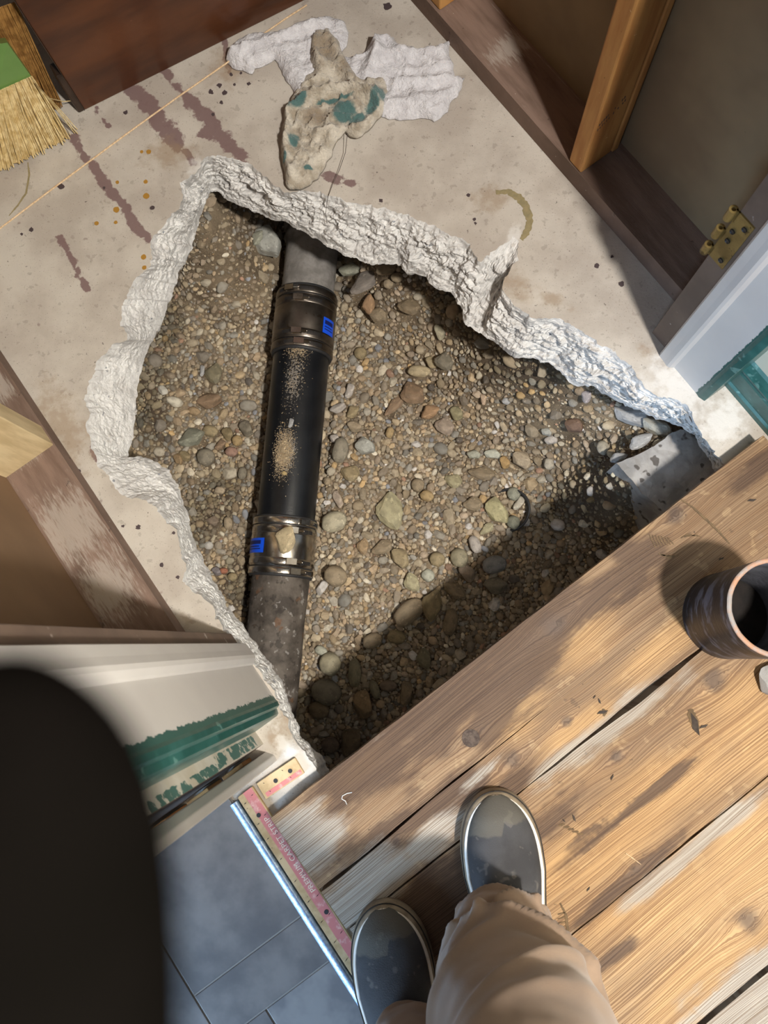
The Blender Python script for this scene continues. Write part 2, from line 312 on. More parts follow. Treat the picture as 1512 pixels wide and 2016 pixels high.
# ------------------------------------------------------------------ floor slab
def blob(V, items):
    """items: (u, v, rx_px, ry_px, deg) ellipses on the ground given in metres via P; returns mask 0..1 with .5 at the rim"""
    r = np.zeros(len(V))
    for it in items:
        u, v, a, b, dg = it[:5]; c = P(u, v, it[5] if len(it) > 5 else 0); k = 1/1310.; t = math.radians(dg)
        dx = V[:, 0]-c.x; dy = V[:, 1]-c.y
        x = (dx*math.cos(t)+dy*math.sin(t))/(a*k); y = (-dx*math.sin(t)+dy*math.cos(t))/(b*k)
        r = np.maximum(r, np.clip(1-.5*np.sqrt(x*x+y*y), 0, 1))
    return r
def streak(V, items):
    r = np.zeros(len(V))
    for pts, wd in items:
        d = segdist(V, [P(*q) for q in pts]); r = np.maximum(r, np.clip(1-.5*d/(wd/1310.), 0, 1))
    return r
def floor_mask(V):
    m = np.zeros((len(V), 4))
    m[:, 0] = streak(V, [([(143, 268), (160, 300), (172, 320)], 9), ([(180, 318), (215, 375), (240, 400), (262, 440), (290, 470)], 11), ([(262, 175), (300, 215), (350, 285)], 19), ([(300, 225), (330, 275)], 12),
        ([(360, 290), (380, 320)], 8), ([(325, 140), (360, 185)], 9), ([(375, 200), (420, 250), (478, 312)], 17), ([(420, 250), (400, 265)], 12), ([(190, 215), (216, 250)], 5), ([(115, 465), (150, 525), (172, 570)], 7),
        ([(150, 80), (185, 60)], 1), ([(440, 70), (450, 140)], 6), ([(190, 905), (185, 880)], 8), ([(640, 345), (690, 360)], 10)])
    m[:, 1] = blob(V, [(1010, 560, 40, 25, -40), (965, 390, 40, 25, 0), (1090, 590, 30, 12, -30), (450, 130, 40, 40, 0), (120, 840, 40, 90, 30), (330, 300, 50, 30, 0), (580, 1420, 26, 50, 20), (500, 1590, 14, 60, 35), (560, 1680, 14, 90, 35),
        (640, 1800, 14, 90, 35), (600, 1440, 16, 30, 0), (540, 1450, 20, 25, 0), (1270, 690, 25, 10, -50), (300, 1225, 60, 14, 0)])*.9
    m[:, 2] = blob(V, [(1330, 760, 40, 60, 40), (1420, 830, 45, 40, 40), (600, 1500, 30, 30, 0), (560, 1470, 10, 40, 30), (1010, 470, 12, 30, -20), (400, 330, 30, 20, 0)])
    return m
ca, cb = AB(P(440, 1590))
fa, fb = AB(P(345, 1240))
TR_B = AB(P(460, 1578))[1]                                        # line of the metal transition strip (constant b)
far = 1.75
FP = [W(-2.0, -1.25), W(-2.0, 1.6), W(1.4, 1.6), W(1.4, TR_B-.012), W(AB(P(480, 1540))[0]-.02, TR_B-.012), W(AB(P(480, 1540))[0]-.02, -1.25)]
Vf, Tf = tri(FP, HOLE, .0085)
floor = fastmesh('floor', np.column_stack([Vf, np.zeros(len(Vf))]), Tf, m_floor, smooth=False, mask=floor_mask(Vf), kind='structure')
# broken rim of the slab
ROWS = 34; V = []; nO = len(OUT)
def rough_amt(p):
    a, b = AB(p); c = AB(P(520, 800))[1]; t = min(1, max(0, (b-c+.05)/.1)); return .30+.70*t
def loopn(L):
    n = len(L); r = []
    for i in range(n): t = L[(i+21) % n]-L[i-21]; t.z = 0; t = t.normalized() if t.length > 1e-6 else Vector((1, 0, 0)); r.append(Vector((t.y, -t.x, 0)))
    return r
NIN = loopn(INN); FR = lambda q, s, k: noise.fractal(q*s, 1.0, 2.0, k)
for r in range(ROWS):
    t = r/(ROWS-1)
    for o, n, w_ in zip(OUT, INN, NIN):
        q = o.lerp(n, t); ra = rough_amt(o); b_ = math.sin(math.pi*t)
        q.z = LIP*(t**1.1)
        if 0 < r:
            e = min(1, t*5)
            qs = Vector((q.x*.88-q.y*.48, (q.x*.48+q.y*.88)*1.9, q.z*1.9)); qs = qs.lerp(q*1.2, 1-ra)
            v3 = noise.voronoi(qs*44+Vector((1, 2, 3)))[0]; chunk = min(v3[1]-v3[0], .45)
            v4 = noise.voronoi(qs*110)[0]; ch2 = min(v4[1]-v4[0], .45); cl = noise.cell(qs*44+Vector((noise.noise(q*60), 0, 0)))
            d = ra*(.013*FR(qs, 16, 3)+.006*(chunk-.2)+.004*(ch2-.2)+.0075*FR(qs, 52, 4)+.003*cl+.0035*FR(q, 130, 2))+.0014*noise.noise(q*230)+.0010*(ch2-.2)
            q += w_*(d*.75*b_)+Vector((0, 0, d*.75*e*(1 if t < .95 else .4)))
        V.append(q)
for (dz, dn) in ((-.010, .006), (-.018, .02), (-.024, .06)):
    for n, w_ in zip(INN, NIN): V.append(n-w_*(dn+.004*noise.noise(n*80))+Vector((0, 0, dz+.004*noise.noise(n*60))))
NR = ROWS+3
V = [q for q in V]
rim = mesh('broken_edge', V, [f[::-1] for f in grid_faces(NR, nO, True)], m_rim, floor, smooth=False, label='rough white broken edge of the concrete slab')
def disc(name, u, v, r, mat, parent, z=0.0, h=.0006, seg=12, jit=.15):
    c = P(u, v, z); pts = [c+Vector((math.cos(a), math.sin(a), 0))*r*random.uniform(1-jit, 1+jit) for a in [2*math.pi*i/seg for i in range(seg)]]
    return prism(name, pts, z, z+h, mat, parent)
for u, v, r in ((279, 299, 4), (293, 299, 5.5), (287, 358, 5), (288, 386, 7), (229, 413, 7), (228, 438, 4), (190, 440, 5), (283, 506, 6), (284, 527, 5), (231, 359, 4)):
    disc('paint_drop', u, v, r/1310, m_ochre, floor, jit=.1)
for u, v, r in ((442, 183, 7), (415, 181, 6), (432, 168, 6), (455, 147, 4), (462, 167, 3), (475, 144, 3), (436, 202, 4), (43, 461, 3), (248, 222, 5), (120, 368, 7), (62, 452, 5), (763, 12, 10), (922, 384, 4), (1175, 523, 5), (1222, 559, 6),
                (750, 395, 4), (934, 432, 4), (936, 440, 3), (242, 1036, 3), (272, 1038, 5), (318, 1112, 5), (350, 1136, 4), (342, 1049, 3), (155, 927, 5), (1205, 505, 3), (1310, 560, 4), (420, 225, 4), (490, 165, 4), (300, 410, 5), (205, 370, 3), (250, 1170, 3)):
    disc('paint_spot', u, v, r/1310, m_dark, floor, jit=.3)
def ribbon(name, pts, wd, mat, parent, z=0.0005, wob=.25, px=True):
    L = [P(*q) for q in pts] if px else pts; LL = []
    for a, b in zip(L[:-1], L[1:]):
        for k in range(6): LL.append(a.lerp(b, k/6))
    LL.append(L[-1]); V = []
    for i, p in enumerate(LL):
        t = (LL[min(i+1, len(LL)-1)]-LL[max(i-1, 0)]).normalized(); s = Vector((-t.y, t.x, 0)); e = math.sin(math.pi*min(max(i/(len(LL)-1), .06), .94))**.3
        for sg in (-1, 1): V.append(Vector((p.x, p.y, z))+s*sg*wd*e*(1+random.uniform(-wob, wob)))
    return mesh(name, V, [(2*i, 2*i+1, 2*i+3, 2*i+2) for i in range(len(LL)-1)], mat, parent)
ribbon('ring_stain', [(976, 379), (1000, 377), (1020, 388), (1036, 408), (1043, 435), (1036, 460), (1026, 472)], .0062, m_tan, floor)
ribbon('ring_stain', [(55, 320), (58, 345), (52, 380), (35, 405), (18, 425)], .0018, m_tan, floor)
# ------------------------------------------------------------------ soil under the slab
GZ = -.375
pA0 = P(613, 500, -.33); _d = (P(546, 1200, -.33)-pA0).normalized(); PY0 = Vector((-_d.y, _d.x, 0))
BUMPS = [(418, 392, .22, .06, -.17), (300, 800, .06, .09, -.33), (280, 700, .06, .08, -.3), (440, 440, .15, .09, -.22), (380, 520, .08, .08, -.26), (520, 450, .10, .06, -.22), (780, 500, .12, .07, -.22), (870, 560, .08, .08, -.2), (980, 640, .14, .09, -.2), (1080, 700, .17, .09, -.18), (1180, 760, .18, .085, -.18), (1225, 955, .17, .055, -.2),
 (1290, 850, .14, .08, -.16), (1340, 950, .16, .08, -.2), (360, 1040, .05, .08, -.32), (420, 1140, .03, .07, -.33), (640, 480, .02, .08, -.33), (700, 900, .012, .1, -.37), (700, 1450, -.02, .15, -.37)]
_b = [(P(u, v, z), h, r) for u, v, h, r, z in BUMPS]
def ground(x, y):
    x = np.asarray(x, float); y = np.asarray(y, float); z = np.full(x.shape, GZ)
    for c, h, r in _b: z = z+h*np.exp(-((x-c.x)**2+(y-c.y)**2)/(2*(r*.72)**2))
    z = z+.006*np.sin(x*31+1.3*np.sin(y*23))*np.sin(y*27+x*9)+.003*np.sin(x*83+y*41)*np.sin(y*71-x*29)
    pd = np.abs((x-pA0.x)*PY0.x+(y-pA0.y)*PY0.y); z = np.where(pd < .16, np.minimum(z, -.378+np.clip(pd-.066, 0, 1)*2.2), z)
    return np.minimum(z, -.142)
IP = np.array(INPOLY); cx, cy = IP.mean(0)
xs = np.arange(IP[:, 0].min()-.12, IP[:, 0].max()+.12, .005); ys = np.arange(IP[:, 1].min()-.12, IP[:, 1].max()+.12, .005)
GX, GY = np.meshgrid(xs, ys); G = np.stack([GX.ravel(), GY.ravel()], 1)
gz = ground(G[:, 0], G[:, 1]); gz = np.minimum(gz, -.128)
gz += np.array([.0045*noise.noise(Vector((x*70, y*70, 3)))+.0022*noise.noise(Vector((x*170, y*170, 9))) for x, y in G])
nc = len(xs); nr = len(ys); idx = np.arange(nr*nc).reshape(nr, nc)
T1 = np.stack([idx[:-1, :-1].ravel(), idx[:-1, 1:].ravel(), idx[1:, 1:].ravel()], 1); T2 = np.stack([idx[:-1, :-1].ravel(), idx[1:, 1:].ravel(), idx[1:, :-1].ravel()], 1)
DAMP = [(1020, 760, 120, 55, -25, -.33), (300, 780, 60, 130, 0, -.33), (1150, 980, 130, 70, 30, -.36), (880, 600, 40, 50, 0, -.36), (420, 1000, 60, 120, -20, -.37), (470, 1150, 40, 80, 0, -.37), (930, 690, 60, 50, 0, -.37), (330, 640, 40, 70, 0, -.33)]
dm = np.zeros((len(G), 4)); dm[:, 0] = blob(G, DAMP)
soil = fastmesh('soil', np.column_stack([G, gz]), np.concatenate([T1, T2]), m_soil, smooth=True, mask=dm, label='dirt and fine gravel bed at the bottom of the hole', cat='ground', kind='stuff')
# base shapes
def ico(sub):
    bm = bmesh.new(); bmesh.ops.create_icosphere(bm, subdivisions=sub, radius=1); V = np.array([v.co[:] for v in bm.verts]); T = np.array([[v.index for v in f.verts] for f in bm.faces]); bm.free(); return V, T
ICO = {k: ico(k) for k in (1, 2, 3)}
def rock(sub, ang=.25, seed=0):
    V, T = ICO[sub]; r = np.random.default_rng(seed); V = V.copy()
    for _ in range(int(4+12*ang)):                # flatten with random cutting planes -> facets
        n = r.normal(size=3); n /= np.linalg.norm(n); d = r.uniform(.86, 1) if ang <= .1 else r.uniform(.74, .95) if ang < .45 else r.uniform(.5, .82)
        s = V@n; k = s > d; V[k] -= np.outer(s[k]-d, n)*(.97)
    o = r.uniform(0, 50, 3)
    f = np.array([1+.10*noise.noise(Vector(v*1.3+o))+.05*ang*noise.noise(Vector(v*4+o)) for v in V]); V = V*f[:, None]
    V = (V-(V.max(0)+V.min(0))/2)/((V.max(0)-V.min(0))/2); return V, T
R1 = [rock(1, a, 100+i) for i, a in enumerate([.1, .4, .6, .8, .5, .9, .3, .7])]      # 12..42 vertex pebbles
R2 = [rock(2, a, 200+i) for i, a in enumerate([.08, .3, .6, .8, .4, .95, .2, .7])]
R3 = {k: rock(3, a, 300+i) for i, (k, a) in enumerate([('round', .05), ('oval', .1), ('chunk', .75), ('angular', .95), ('lump', .45), ('flat', .6)])}
PAL = [rgb(*[.75*x+.25*y for x, y in zip(c, (164, 156, 142))]) for c in ((166, 151, 126), (150, 136, 114), (180, 164, 136), (134, 122, 106), (124, 116, 106), (154, 149, 138), (178, 154, 118), (166, 142, 112), (192, 182, 162), (140, 122, 100), (128, 127, 122), (160, 142, 122), (154, 136, 108))]
RARE = [rgb(*c) for c in ((206, 202, 198), (156, 124, 104), (182, 154, 112), (148, 152, 160), (98, 92, 86), (210, 202, 184))]
GV = np.array(G)
def wetness(pts):
    return np.clip((blob(pts, DAMP)-.35)*3.2, 0, 1)
# ------------------------------------------------------------------ the stones one can point to: (u, v, half_a, half_b, deg, kind, colour, label)
ST = [
(528,486,30,34,10,'chunk',(196,194,188),'white crumbly concrete chunk left of the grey pipe end'),
(505,462,16,13,30,'angular',(170,166,156),'grey white flake above the crumbly concrete chunk'),
(719,566,36,21,42,'flat',(132,130,120),'long flat grey stone lying right below the grey pipe end near the slab lip'),
(728,605,20,13,68,'angular',(176,142,98),'upright tan orange stone below the long flat grey stone'),
(746,626,17,19,20,'chunk',(160,138,108),'tan angular stone beside the upright tan orange one near the upper coupling'),
(761,536,22,12,5,'oval',(158,138,112),'tan brown flat stone tucked under the upper slab lip'),
(805,602,24,20,0,'flat',(136,114,86),'square brown flat stone below the slab lip'),
(689,536,22,14,15,'chunk',(170,168,160),'light grey chalky chunk beside the grey pipe end'),
(782,549,13,11,0,'round',(150,136,112),'small round tan stone left of the square brown stone'),
(765,560,11,11,0,'round',(168,150,124),'small pinkish tan round stone between grey flat stone and slab lip'),
(865,655,10,18,10,'lump',(196,180,160),'pale pinkish upright stone in the damp gravel below the slab bulge'),
(826,733,24,12,-8,'oval',(200,182,150),'pale kidney shaped stone lying crosswise in mid hole'),
(851,715,14,13,0,'lump',(190,170,136),'pale bumpy stone touching the kidney shaped stone'),
(874,715,20,20,0,'flat',(122,110,92),'embedded grey brown slab stone right of the pale bumpy stone'),
(710,697,13,14,0,'round',(160,138,102),'round tan stone right of the upper coupling'),
(811,777,24,27,30,'flat',(140,118,86),'big flat brown stone half buried in mid hole'),
(776,800,28,11,50,'flat',(150,128,92),'long slanted tan stone against the big flat brown one'),
(689,771,10,15,-5,'angular',(212,208,200),'white angular chip right of the black pipe'),
(665,804,17,10,30,'lump',(204,200,192),'white lumpy chip close beside the black pipe'),
(695,813,13,13,0,'angular',(166,144,106),'tan wedge shaped stone below the white lumpy chip'),
(698,841,15,12,0,'lump',(182,164,128),'light tan rounded stone below the tan wedge'),
(671,887,16,26,-8,'oval',(142,138,120),'grey green upright oval stone right of the black pipe'),
(719,881,18,19,30,'chunk',(196,192,186),'white grey chunk beside the grey green oval stone'),
(660,865,10,10,0,'chunk',(208,206,202),'white crumbly bit between black pipe and grey green oval'),
(875,840,20,21,0,'flat',(180,164,140),'pale beige disc shaped stone right of centre'),
(898,815,13,15,0,'lump',(172,154,124),'beige lump touching the pale beige disc'),
(768,852,8,12,-8,'oval',(186,160,112),'slim tan stone in mid hole left of the beige disc'),
(847,813,18,14,0,'angular',(182,142,92),'orange tan heart shaped stone above the beige disc'),
(689,932,20,18,-20,'flat',(166,144,108),'broad tan flat stone near the black pipe below the oval'),
(823,956,13,14,0,'round',(150,136,108),'round grey tan stone above the big speckled boulder'),
(892,947,18,15,-20,'flat',(182,168,138),'beige flat slab stone right of the round grey tan stone'),
(841,977,14,11,-25,'oval',(190,160,108),'golden tan oval stone between speckled boulder and beige slab'),
(948,932,27,14,-5,'flat',(142,120,92),'long brown flat stone above the half buried pipe rim'),
(1026,908,20,17,-15,'chunk',(192,176,142),'chunky beige stone above the half buried pipe rim'),
(969,895,16,10,5,'chunk',(216,214,206),'bright white chip left of the chunky beige stone'),
(933,896,13,9,10,'chunk',(196,192,184),'pale grey chip left of the bright white chip'),
(993,911,10,13,0,'lump',(200,158,96),'orange tan stone between white chip and chunky beige stone'),
(665,983,9,19,15,'lump',(202,188,168),'whitish hooked stone right of the black pipe end'),
(767,1008,27,39,8,'flat',(196,180,142),'largest pale speckled boulder in mid hole'),
(659,1028,26,20,18,'oval',(206,196,166),'smooth cream egg shaped stone right of the lower coupling'),
(662,1135,23,21,-15,'round',(156,138,106),'round tan stone right of the lower coupling foot'),
(714,1076,12,17,0,'flat',(184,152,106),'tan upright flat stone below the speckled boulder'),
(752,1079,22,14,25,'flat',(150,134,108),'grey tan slab right of the tan upright stone'),
(788,1099,20,18,-20,'chunk',(184,164,124),'tan blocky stone right below the speckled boulder'),
(861,1102,15,15,0,'round',(170,150,112),'round tan stone just above the shade line'),
(904,1099,17,20,15,'round',(156,144,122),'grey tan round stone half in the shade'),
(843,1133,13,12,-40,'oval',(206,202,186),'white smooth pebble by the shade line'),
(810,1148,15,20,25,'flat',(190,180,148),'pale grey stone perched above the big brown oval one'),
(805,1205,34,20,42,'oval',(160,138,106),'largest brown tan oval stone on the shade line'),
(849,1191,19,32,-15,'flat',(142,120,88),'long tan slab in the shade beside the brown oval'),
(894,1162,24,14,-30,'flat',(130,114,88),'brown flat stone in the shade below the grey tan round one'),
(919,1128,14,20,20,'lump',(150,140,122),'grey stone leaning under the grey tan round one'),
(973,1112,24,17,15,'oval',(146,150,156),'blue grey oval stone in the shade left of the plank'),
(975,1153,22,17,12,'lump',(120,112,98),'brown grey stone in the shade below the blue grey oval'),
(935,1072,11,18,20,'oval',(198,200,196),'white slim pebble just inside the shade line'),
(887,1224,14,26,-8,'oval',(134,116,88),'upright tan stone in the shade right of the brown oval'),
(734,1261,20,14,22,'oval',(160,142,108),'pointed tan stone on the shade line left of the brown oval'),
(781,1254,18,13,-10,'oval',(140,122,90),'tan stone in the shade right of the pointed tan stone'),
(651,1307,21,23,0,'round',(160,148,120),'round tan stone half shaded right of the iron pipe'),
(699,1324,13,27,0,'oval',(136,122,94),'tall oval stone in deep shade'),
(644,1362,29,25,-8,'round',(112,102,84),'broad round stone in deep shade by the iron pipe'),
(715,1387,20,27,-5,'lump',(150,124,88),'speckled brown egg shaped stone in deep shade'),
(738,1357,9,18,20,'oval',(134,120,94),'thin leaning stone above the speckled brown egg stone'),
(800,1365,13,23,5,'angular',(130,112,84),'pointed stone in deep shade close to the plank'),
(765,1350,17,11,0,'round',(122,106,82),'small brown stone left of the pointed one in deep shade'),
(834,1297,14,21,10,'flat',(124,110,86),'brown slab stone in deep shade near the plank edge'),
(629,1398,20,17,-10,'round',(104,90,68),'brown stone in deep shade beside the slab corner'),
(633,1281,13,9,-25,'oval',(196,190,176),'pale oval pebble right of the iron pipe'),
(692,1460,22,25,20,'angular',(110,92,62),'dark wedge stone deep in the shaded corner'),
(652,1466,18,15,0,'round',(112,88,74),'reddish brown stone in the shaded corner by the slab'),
(1011,973,13,14,0,'round',(160,158,140),'smooth grey stone inside the half buried pipe rim, the upper one'),
(1021,992,8,15,-25,'angular',(212,206,194),'white bow tie shaped chip inside the half buried pipe rim'),
(1010,1029,13,14,0,'round',(122,120,112),'smooth dark grey stone inside the half buried pipe rim, the lower one'),
(977,1008,20,28,15,'chunk',(206,190,140),'rough yellowish boulder left of the half buried pipe rim'),
(930,993,19,15,10,'flat',(156,140,112),'tan slab left above the rough yellowish boulder'),
(958,1042,16,9,40,'flat',(196,184,150),'pale slim stone below the rough yellowish boulder'),
(381,865,27,20,-8,'angular',(146,144,136),'grey angular flat shard left of the pipe shadow'),
(416,850,17,12,-15,'oval',(168,148,112),'tan oval stone right of the grey shard'),
(408,902,18,19,0,'round',(130,122,104),'round grey stone below the grey shard'),
(449,855,13,14,0,'lump',(158,136,98),'tan stone right of the tan oval, by the pipe shadow'),
(468,868,11,11,30,'oval',(182,146,100),'orange tan pebble at the edge of the pipe shadow'),
(457,890,13,10,-10,'oval',(162,126,104),'pinkish stone below the orange tan pebble'),
(435,877,10,12,-20,'angular',(150,128,100),'brown wedge left of the pinkish stone'),
(365,898,13,10,-20,'lump',(158,132,96),'tan stone below the grey shard, by the broken edge'),
(352,905,10,12,0,'chunk',(150,122,80),'ochre block nearest the broken edge bulge'),
(485,845,15,17,0,'lump',(134,124,106),'grey lump at the pipe shadow above the orange tan pebble'),
(422,738,18,24,0,'flat',(134,120,96),'large dusty stone half sunk in the left bank'),
(414,792,25,16,25,'lump',(138,118,88),'dusty brown boulder left of the pipe shadow'),
(384,811,14,9,-20,'oval',(184,152,114),'tan oval pebble left of the dusty brown boulder'),
(399,731,6,12,8,'angular',(190,194,206),'bluish white chip beside the large dusty stone'),
(434,966,11,8,-10,'oval',(196,174,144),'pale pink pebble low on the left bank'),
(450,1030,9,13,10,'oval',(168,150,120),'pale tan oval pebble above the lower coupling shade'),
(419,1026,13,10,0,'flat',(118,106,86),'flat grey brown stone left of the pale tan oval pebble'),
(441,1124,9,6,0,'oval',(168,92,64),'brick red pebble by the left broken edge'),
(459,1136,10,9,0,'round',(160,140,96),'tan pebble next to the brick red pebble'),
(427,1125,10,9,0,'lump',(142,142,140),'light grey pebble left of the brick red pebble'),
(478,932,9,13,0,'oval',(132,126,108),'grey oval stone at the edge of the pipe shadow'),
(1244,822,40,22,-15,'chunk',(196,198,202),'largest white concrete lump in the rubble by the footing'),
(1284,850,30,17,-20,'chunk',(186,190,196),'white broken slab piece behind the largest rubble lump'),
(1258,872,26,13,20,'angular',(192,194,198),'white wedge of rubble at the footing edge'),
(1215,905,18,10,0,'angular',(172,176,184),'grey white flake left of the footing'),
(1095,850,13,10,20,'chunk',(212,206,200),'white crumbly chip in the damp gravel'),
(1091,824,11,9,0,'chunk',(196,194,190),'grey white chip above the white crumbly chip'),
(1152,785,11,12,30,'angular',(178,176,176),'grey quartz chip under the right slab lip'),
(1143,818,18,17,10,'chunk',(110,82,66),'reddish brown broken brick piece under the slab lip'),
(1187,881,12,15,0,'round',(180,172,162),'pale round pebble left of the rubble'),
(1080,914,10,12,0,'oval',(206,196,178),'pale oval pebble in the damp gravel right of the beige chunk'),
(1277,893,22,9,12,'chunk',(96,66,44),'rusty brown stone on the footing edge'),
(952,785,6,11,20,'angular',(214,186,160),'pale pink splinter in the damp gravel'),
(1001,777,9,7,-20,'oval',(186,192,206),'bluish white pebble in the damp gravel'),
]
rocks_xy = []
sm = {}
PIPE_Z = -.33
def stone_mesh(kind):
    V, T = R3[kind]; me = bpy.data.meshes.new('stone'); me.from_pydata(V.tolist(), [], T.tolist()); me.update(); me.polygons.foreach_set('use_smooth', [kind in ('round', 'oval', 'lump')]*len(me.polygons)); return me
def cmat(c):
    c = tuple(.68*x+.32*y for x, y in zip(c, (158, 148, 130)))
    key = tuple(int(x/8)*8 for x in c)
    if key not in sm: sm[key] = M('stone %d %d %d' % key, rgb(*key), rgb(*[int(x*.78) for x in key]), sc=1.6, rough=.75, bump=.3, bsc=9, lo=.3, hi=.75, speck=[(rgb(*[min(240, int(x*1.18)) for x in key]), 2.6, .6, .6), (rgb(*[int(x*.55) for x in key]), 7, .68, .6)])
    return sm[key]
for (u, v, a, b, dg, kd, c, lab) in ST:
    p = P(u, v, -.36)
    for _ in range(3): z = float(ground(p.x, p.y)); p = P(u, v, z+.006)
    k = (H-p.z)/F*1.02; a_, b_ = a*k, b*k; hz = min(a_, b_)*(.42 if kd == 'flat' else .68)
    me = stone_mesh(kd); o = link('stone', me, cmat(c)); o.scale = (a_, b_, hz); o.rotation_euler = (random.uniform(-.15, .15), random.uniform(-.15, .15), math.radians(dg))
    gg = [float(ground(p.x+dx*a_*.7, p.y+dy*b_*.7)) for dx, dy in ((0, 0), (1, 0), (-1, 0), (0, 1), (0, -1))]; gz0 = gg[0]*.5+max(gg)*.5; o.location = (p.x, p.y, gz0+hz*.6+.005)
    tag(o, lab, 'stone', 'stones lying on the gravel'); rocks_xy.append((p.x, p.y, a_, b_, math.radians(dg), gz0))
# ------------------------------------------------------------------ medium pebbles (individuals) and small gravel (stuff)
EXT = [tuple(P(r_[2], r_[3], -.40+(.0 if r_[3] > 1100 else 0))[:2]) for r_ in RIM]
lo_, hi_ = np.array(EXT).min(0)-.01, np.array(EXT).max(0)+.01
cells = {}
CS = .02
def put(x, y, r): cells.setdefault((int(x/CS), int(y/CS)), []).append((x, y, r))
def clash(x, y, r, f):
    i, j = int(x/CS), int(y/CS)
    for a in range(i-3, i+4):
        for b in range(j-3, j+4):
            for (X, Y, R) in cells.get((a, b), ()):
                if (X-x)**2+(Y-y)**2 < ((R+r)*f)**2: return True
    return False
for (x, y, a, b, t, z) in rocks_xy:
    n = max(1, int(round(max(a, b)/max(min(a, b), 1e-6)))); mn = min(a, b); L = max(a, b)-mn; tt = t if a > b else t+math.pi/2
    for s in ([0] if L < .003 else [-1, -.5, 0, .5, 1]): put(x+math.cos(tt)*s*L, y+math.sin(tt)*s*L, mn)
cand = rng.uniform(lo_, hi_, (60000, 2)); cand = cand[inside(cand, EXT)]
DUST = [(450, 480, 90, 80, 0, -.2), (430, 760, 50, 60, 0, -.33), (800, 800, 70, 50, 30, -.36), (760, 690, 90, 60, 0, -.36), (780, 930, 60, 30, 0, -.37), (700, 1290, 70, 40, 0, -.37), (840, 990, 60, 30, 0, -.37)]
dustv = blob(cand, DUST); ci = 0; med = []
while len(med) < 270 and ci < len(cand):
    x, y = cand[ci]; r = random.choice((.0075, .0085, .0095, .011, .0125, .015)); 
    if (dustv[ci] < .45 or random.random() < .25) and not clash(x, y, r, .95): med.append((x, y, r)); put(x, y, r)
    ci += 1
medcols = []
pm = []
for i, (V, T) in enumerate(R2):
    me = bpy.data.meshes.new('pebble'); me.from_pydata(V.tolist(), [], T.tolist()); me.update(); me.polygons.foreach_set('use_smooth', [i % 8 in (0, 1, 4, 6)]*len(me.polygons)); pm.append(me)
m_med = M('medium pebble', rgb(196, 184, 160), rgb(104, 92, 76), sc=1.5, rough=.8, bump=.3, bsc=8, objrand=PAL+RARE[:1]+RARE[5:])
for me in pm: me.materials.append(m_med)
for i, (x, y, r) in enumerate(med):
    o = bpy.data.objects.new('pebble', pm[i % 8]); COL.objects.link(o); z = float(ground(x, y)); e = random.uniform(.7, 1.35)
    o.scale = (r*e, r/e**.5, r*.62); o.location = (x, y, z+r*.22); o.rotation_euler = (random.uniform(-.4, .4), random.uniform(-.4, .4), random.uniform(0, 6.3))
    tag(o, 'medium tan or grey pebble lying loose among the finer gravel %s of the pipe' % ('left' if (Vector((x, y, 0))-pA0).dot(Vector((-abs(PY0.x), -PY0.y*(1 if PY0.x > 0 else -1), 0))) > 0 else 'right'), 'pebble', 'medium pebbles %s of the pipe' % ('left' if (Vector((x, y, 0))-pA0).dot(Vector((-abs(PY0.x), -PY0.y*(1 if PY0.x > 0 else -1), 0))) > 0 else 'right'))
def scatter(n_try, rmin, rmax, f, geos, squash, maxn, pw=2.2, dustk=.5, xr=None):
    c = rng.uniform(lo_, hi_, (n_try, 2)); c = c[inside(c, EXT)]; dv = blob(c, DUST); out = []
    for (x, y), d in zip(c, dv):
        r = rmin+(rmax-rmin)*random.random()**pw
        if d > .5 and random.random() < dustk: continue
        if f > 0:
            if clash(x, y, r, f): continue
            put(x, y, r)
        out.append((x, y, r))
        if len(out) >= maxn: break
    A = np.array(out); wet = wetness(A); z = ground(A[:, 0], A[:, 1]); Vs = []; Ts = []; Cs = []; off = 0
    pal = np.array(PAL); rare = np.array(RARE)
    for i, (x, y, r) in enumerate(out):
        V, T = geos[random.randrange(len(geos))]; e = random.uniform(.7, 1.4); a = random.uniform(0, 6.283); tx = random.uniform(-.5, .5)
        s = V*np.array([r*e, r/e**.6, r*squash]); ca_, sa_ = math.cos(a), math.sin(a); ct, st_ = math.cos(tx), math.sin(tx)
        s = np.stack([s[:, 0], s[:, 1]*ct-s[:, 2]*st_, s[:, 1]*st_+s[:, 2]*ct], 1); s = np.stack([s[:, 0]*ca_-s[:, 1]*sa_, s[:, 0]*sa_+s[:, 1]*ca_, s[:, 2]], 1)
        s += np.array([x, y, z[i]+r*random.uniform(.05, .45)]); Vs.append(s); Ts.append(T+off); off += len(V)
        c_ = rare[random.randrange(len(rare))] if random.random() < .06 else pal[random.randrange(len(pal))]
        c_ = c_*random.uniform(.72, 1.55); wk = wet[i]*random.uniform(.5, 1); c_ = c_*(1-.55*wk); c_[2] *= 1-.12*wk; c_[3] = 1; Cs.append(np.tile(c_, (len(V), 1)))
    return np.concatenate(Vs), np.concatenate(Ts), np.concatenate(Cs), len(out)
def finer(a, k):
    V, T, C, n = scatter(*a, **k); return V, T, C
g1 = finer((90000, .0050, .0105, .78, R2, .65, 4600), {})
g2 = finer((220000, .0026, .0046, .72, R1, .7, 17000), dict(dustk=.35))
R0 = [(np.array([[0.9, 0, 0], [-.9, .1, 0], [.1, .9, .1], [0, -.9, 0], [.1, 0, .9], [0, .1, -.8]])*np.array(s), np.array([[4, 0, 2], [4, 2, 1], [4, 1, 3], [4, 3, 0], [5, 2, 0], [5, 1, 2], [5, 3, 1], [5, 0, 3]])) for s in ((1, 1, 1), (1.3, .8, .9), (.9, 1.1, 1.1))]
g3 = finer((60000, .0010, .0022, 0, R0, .9, 34000), dict(dustk=0))
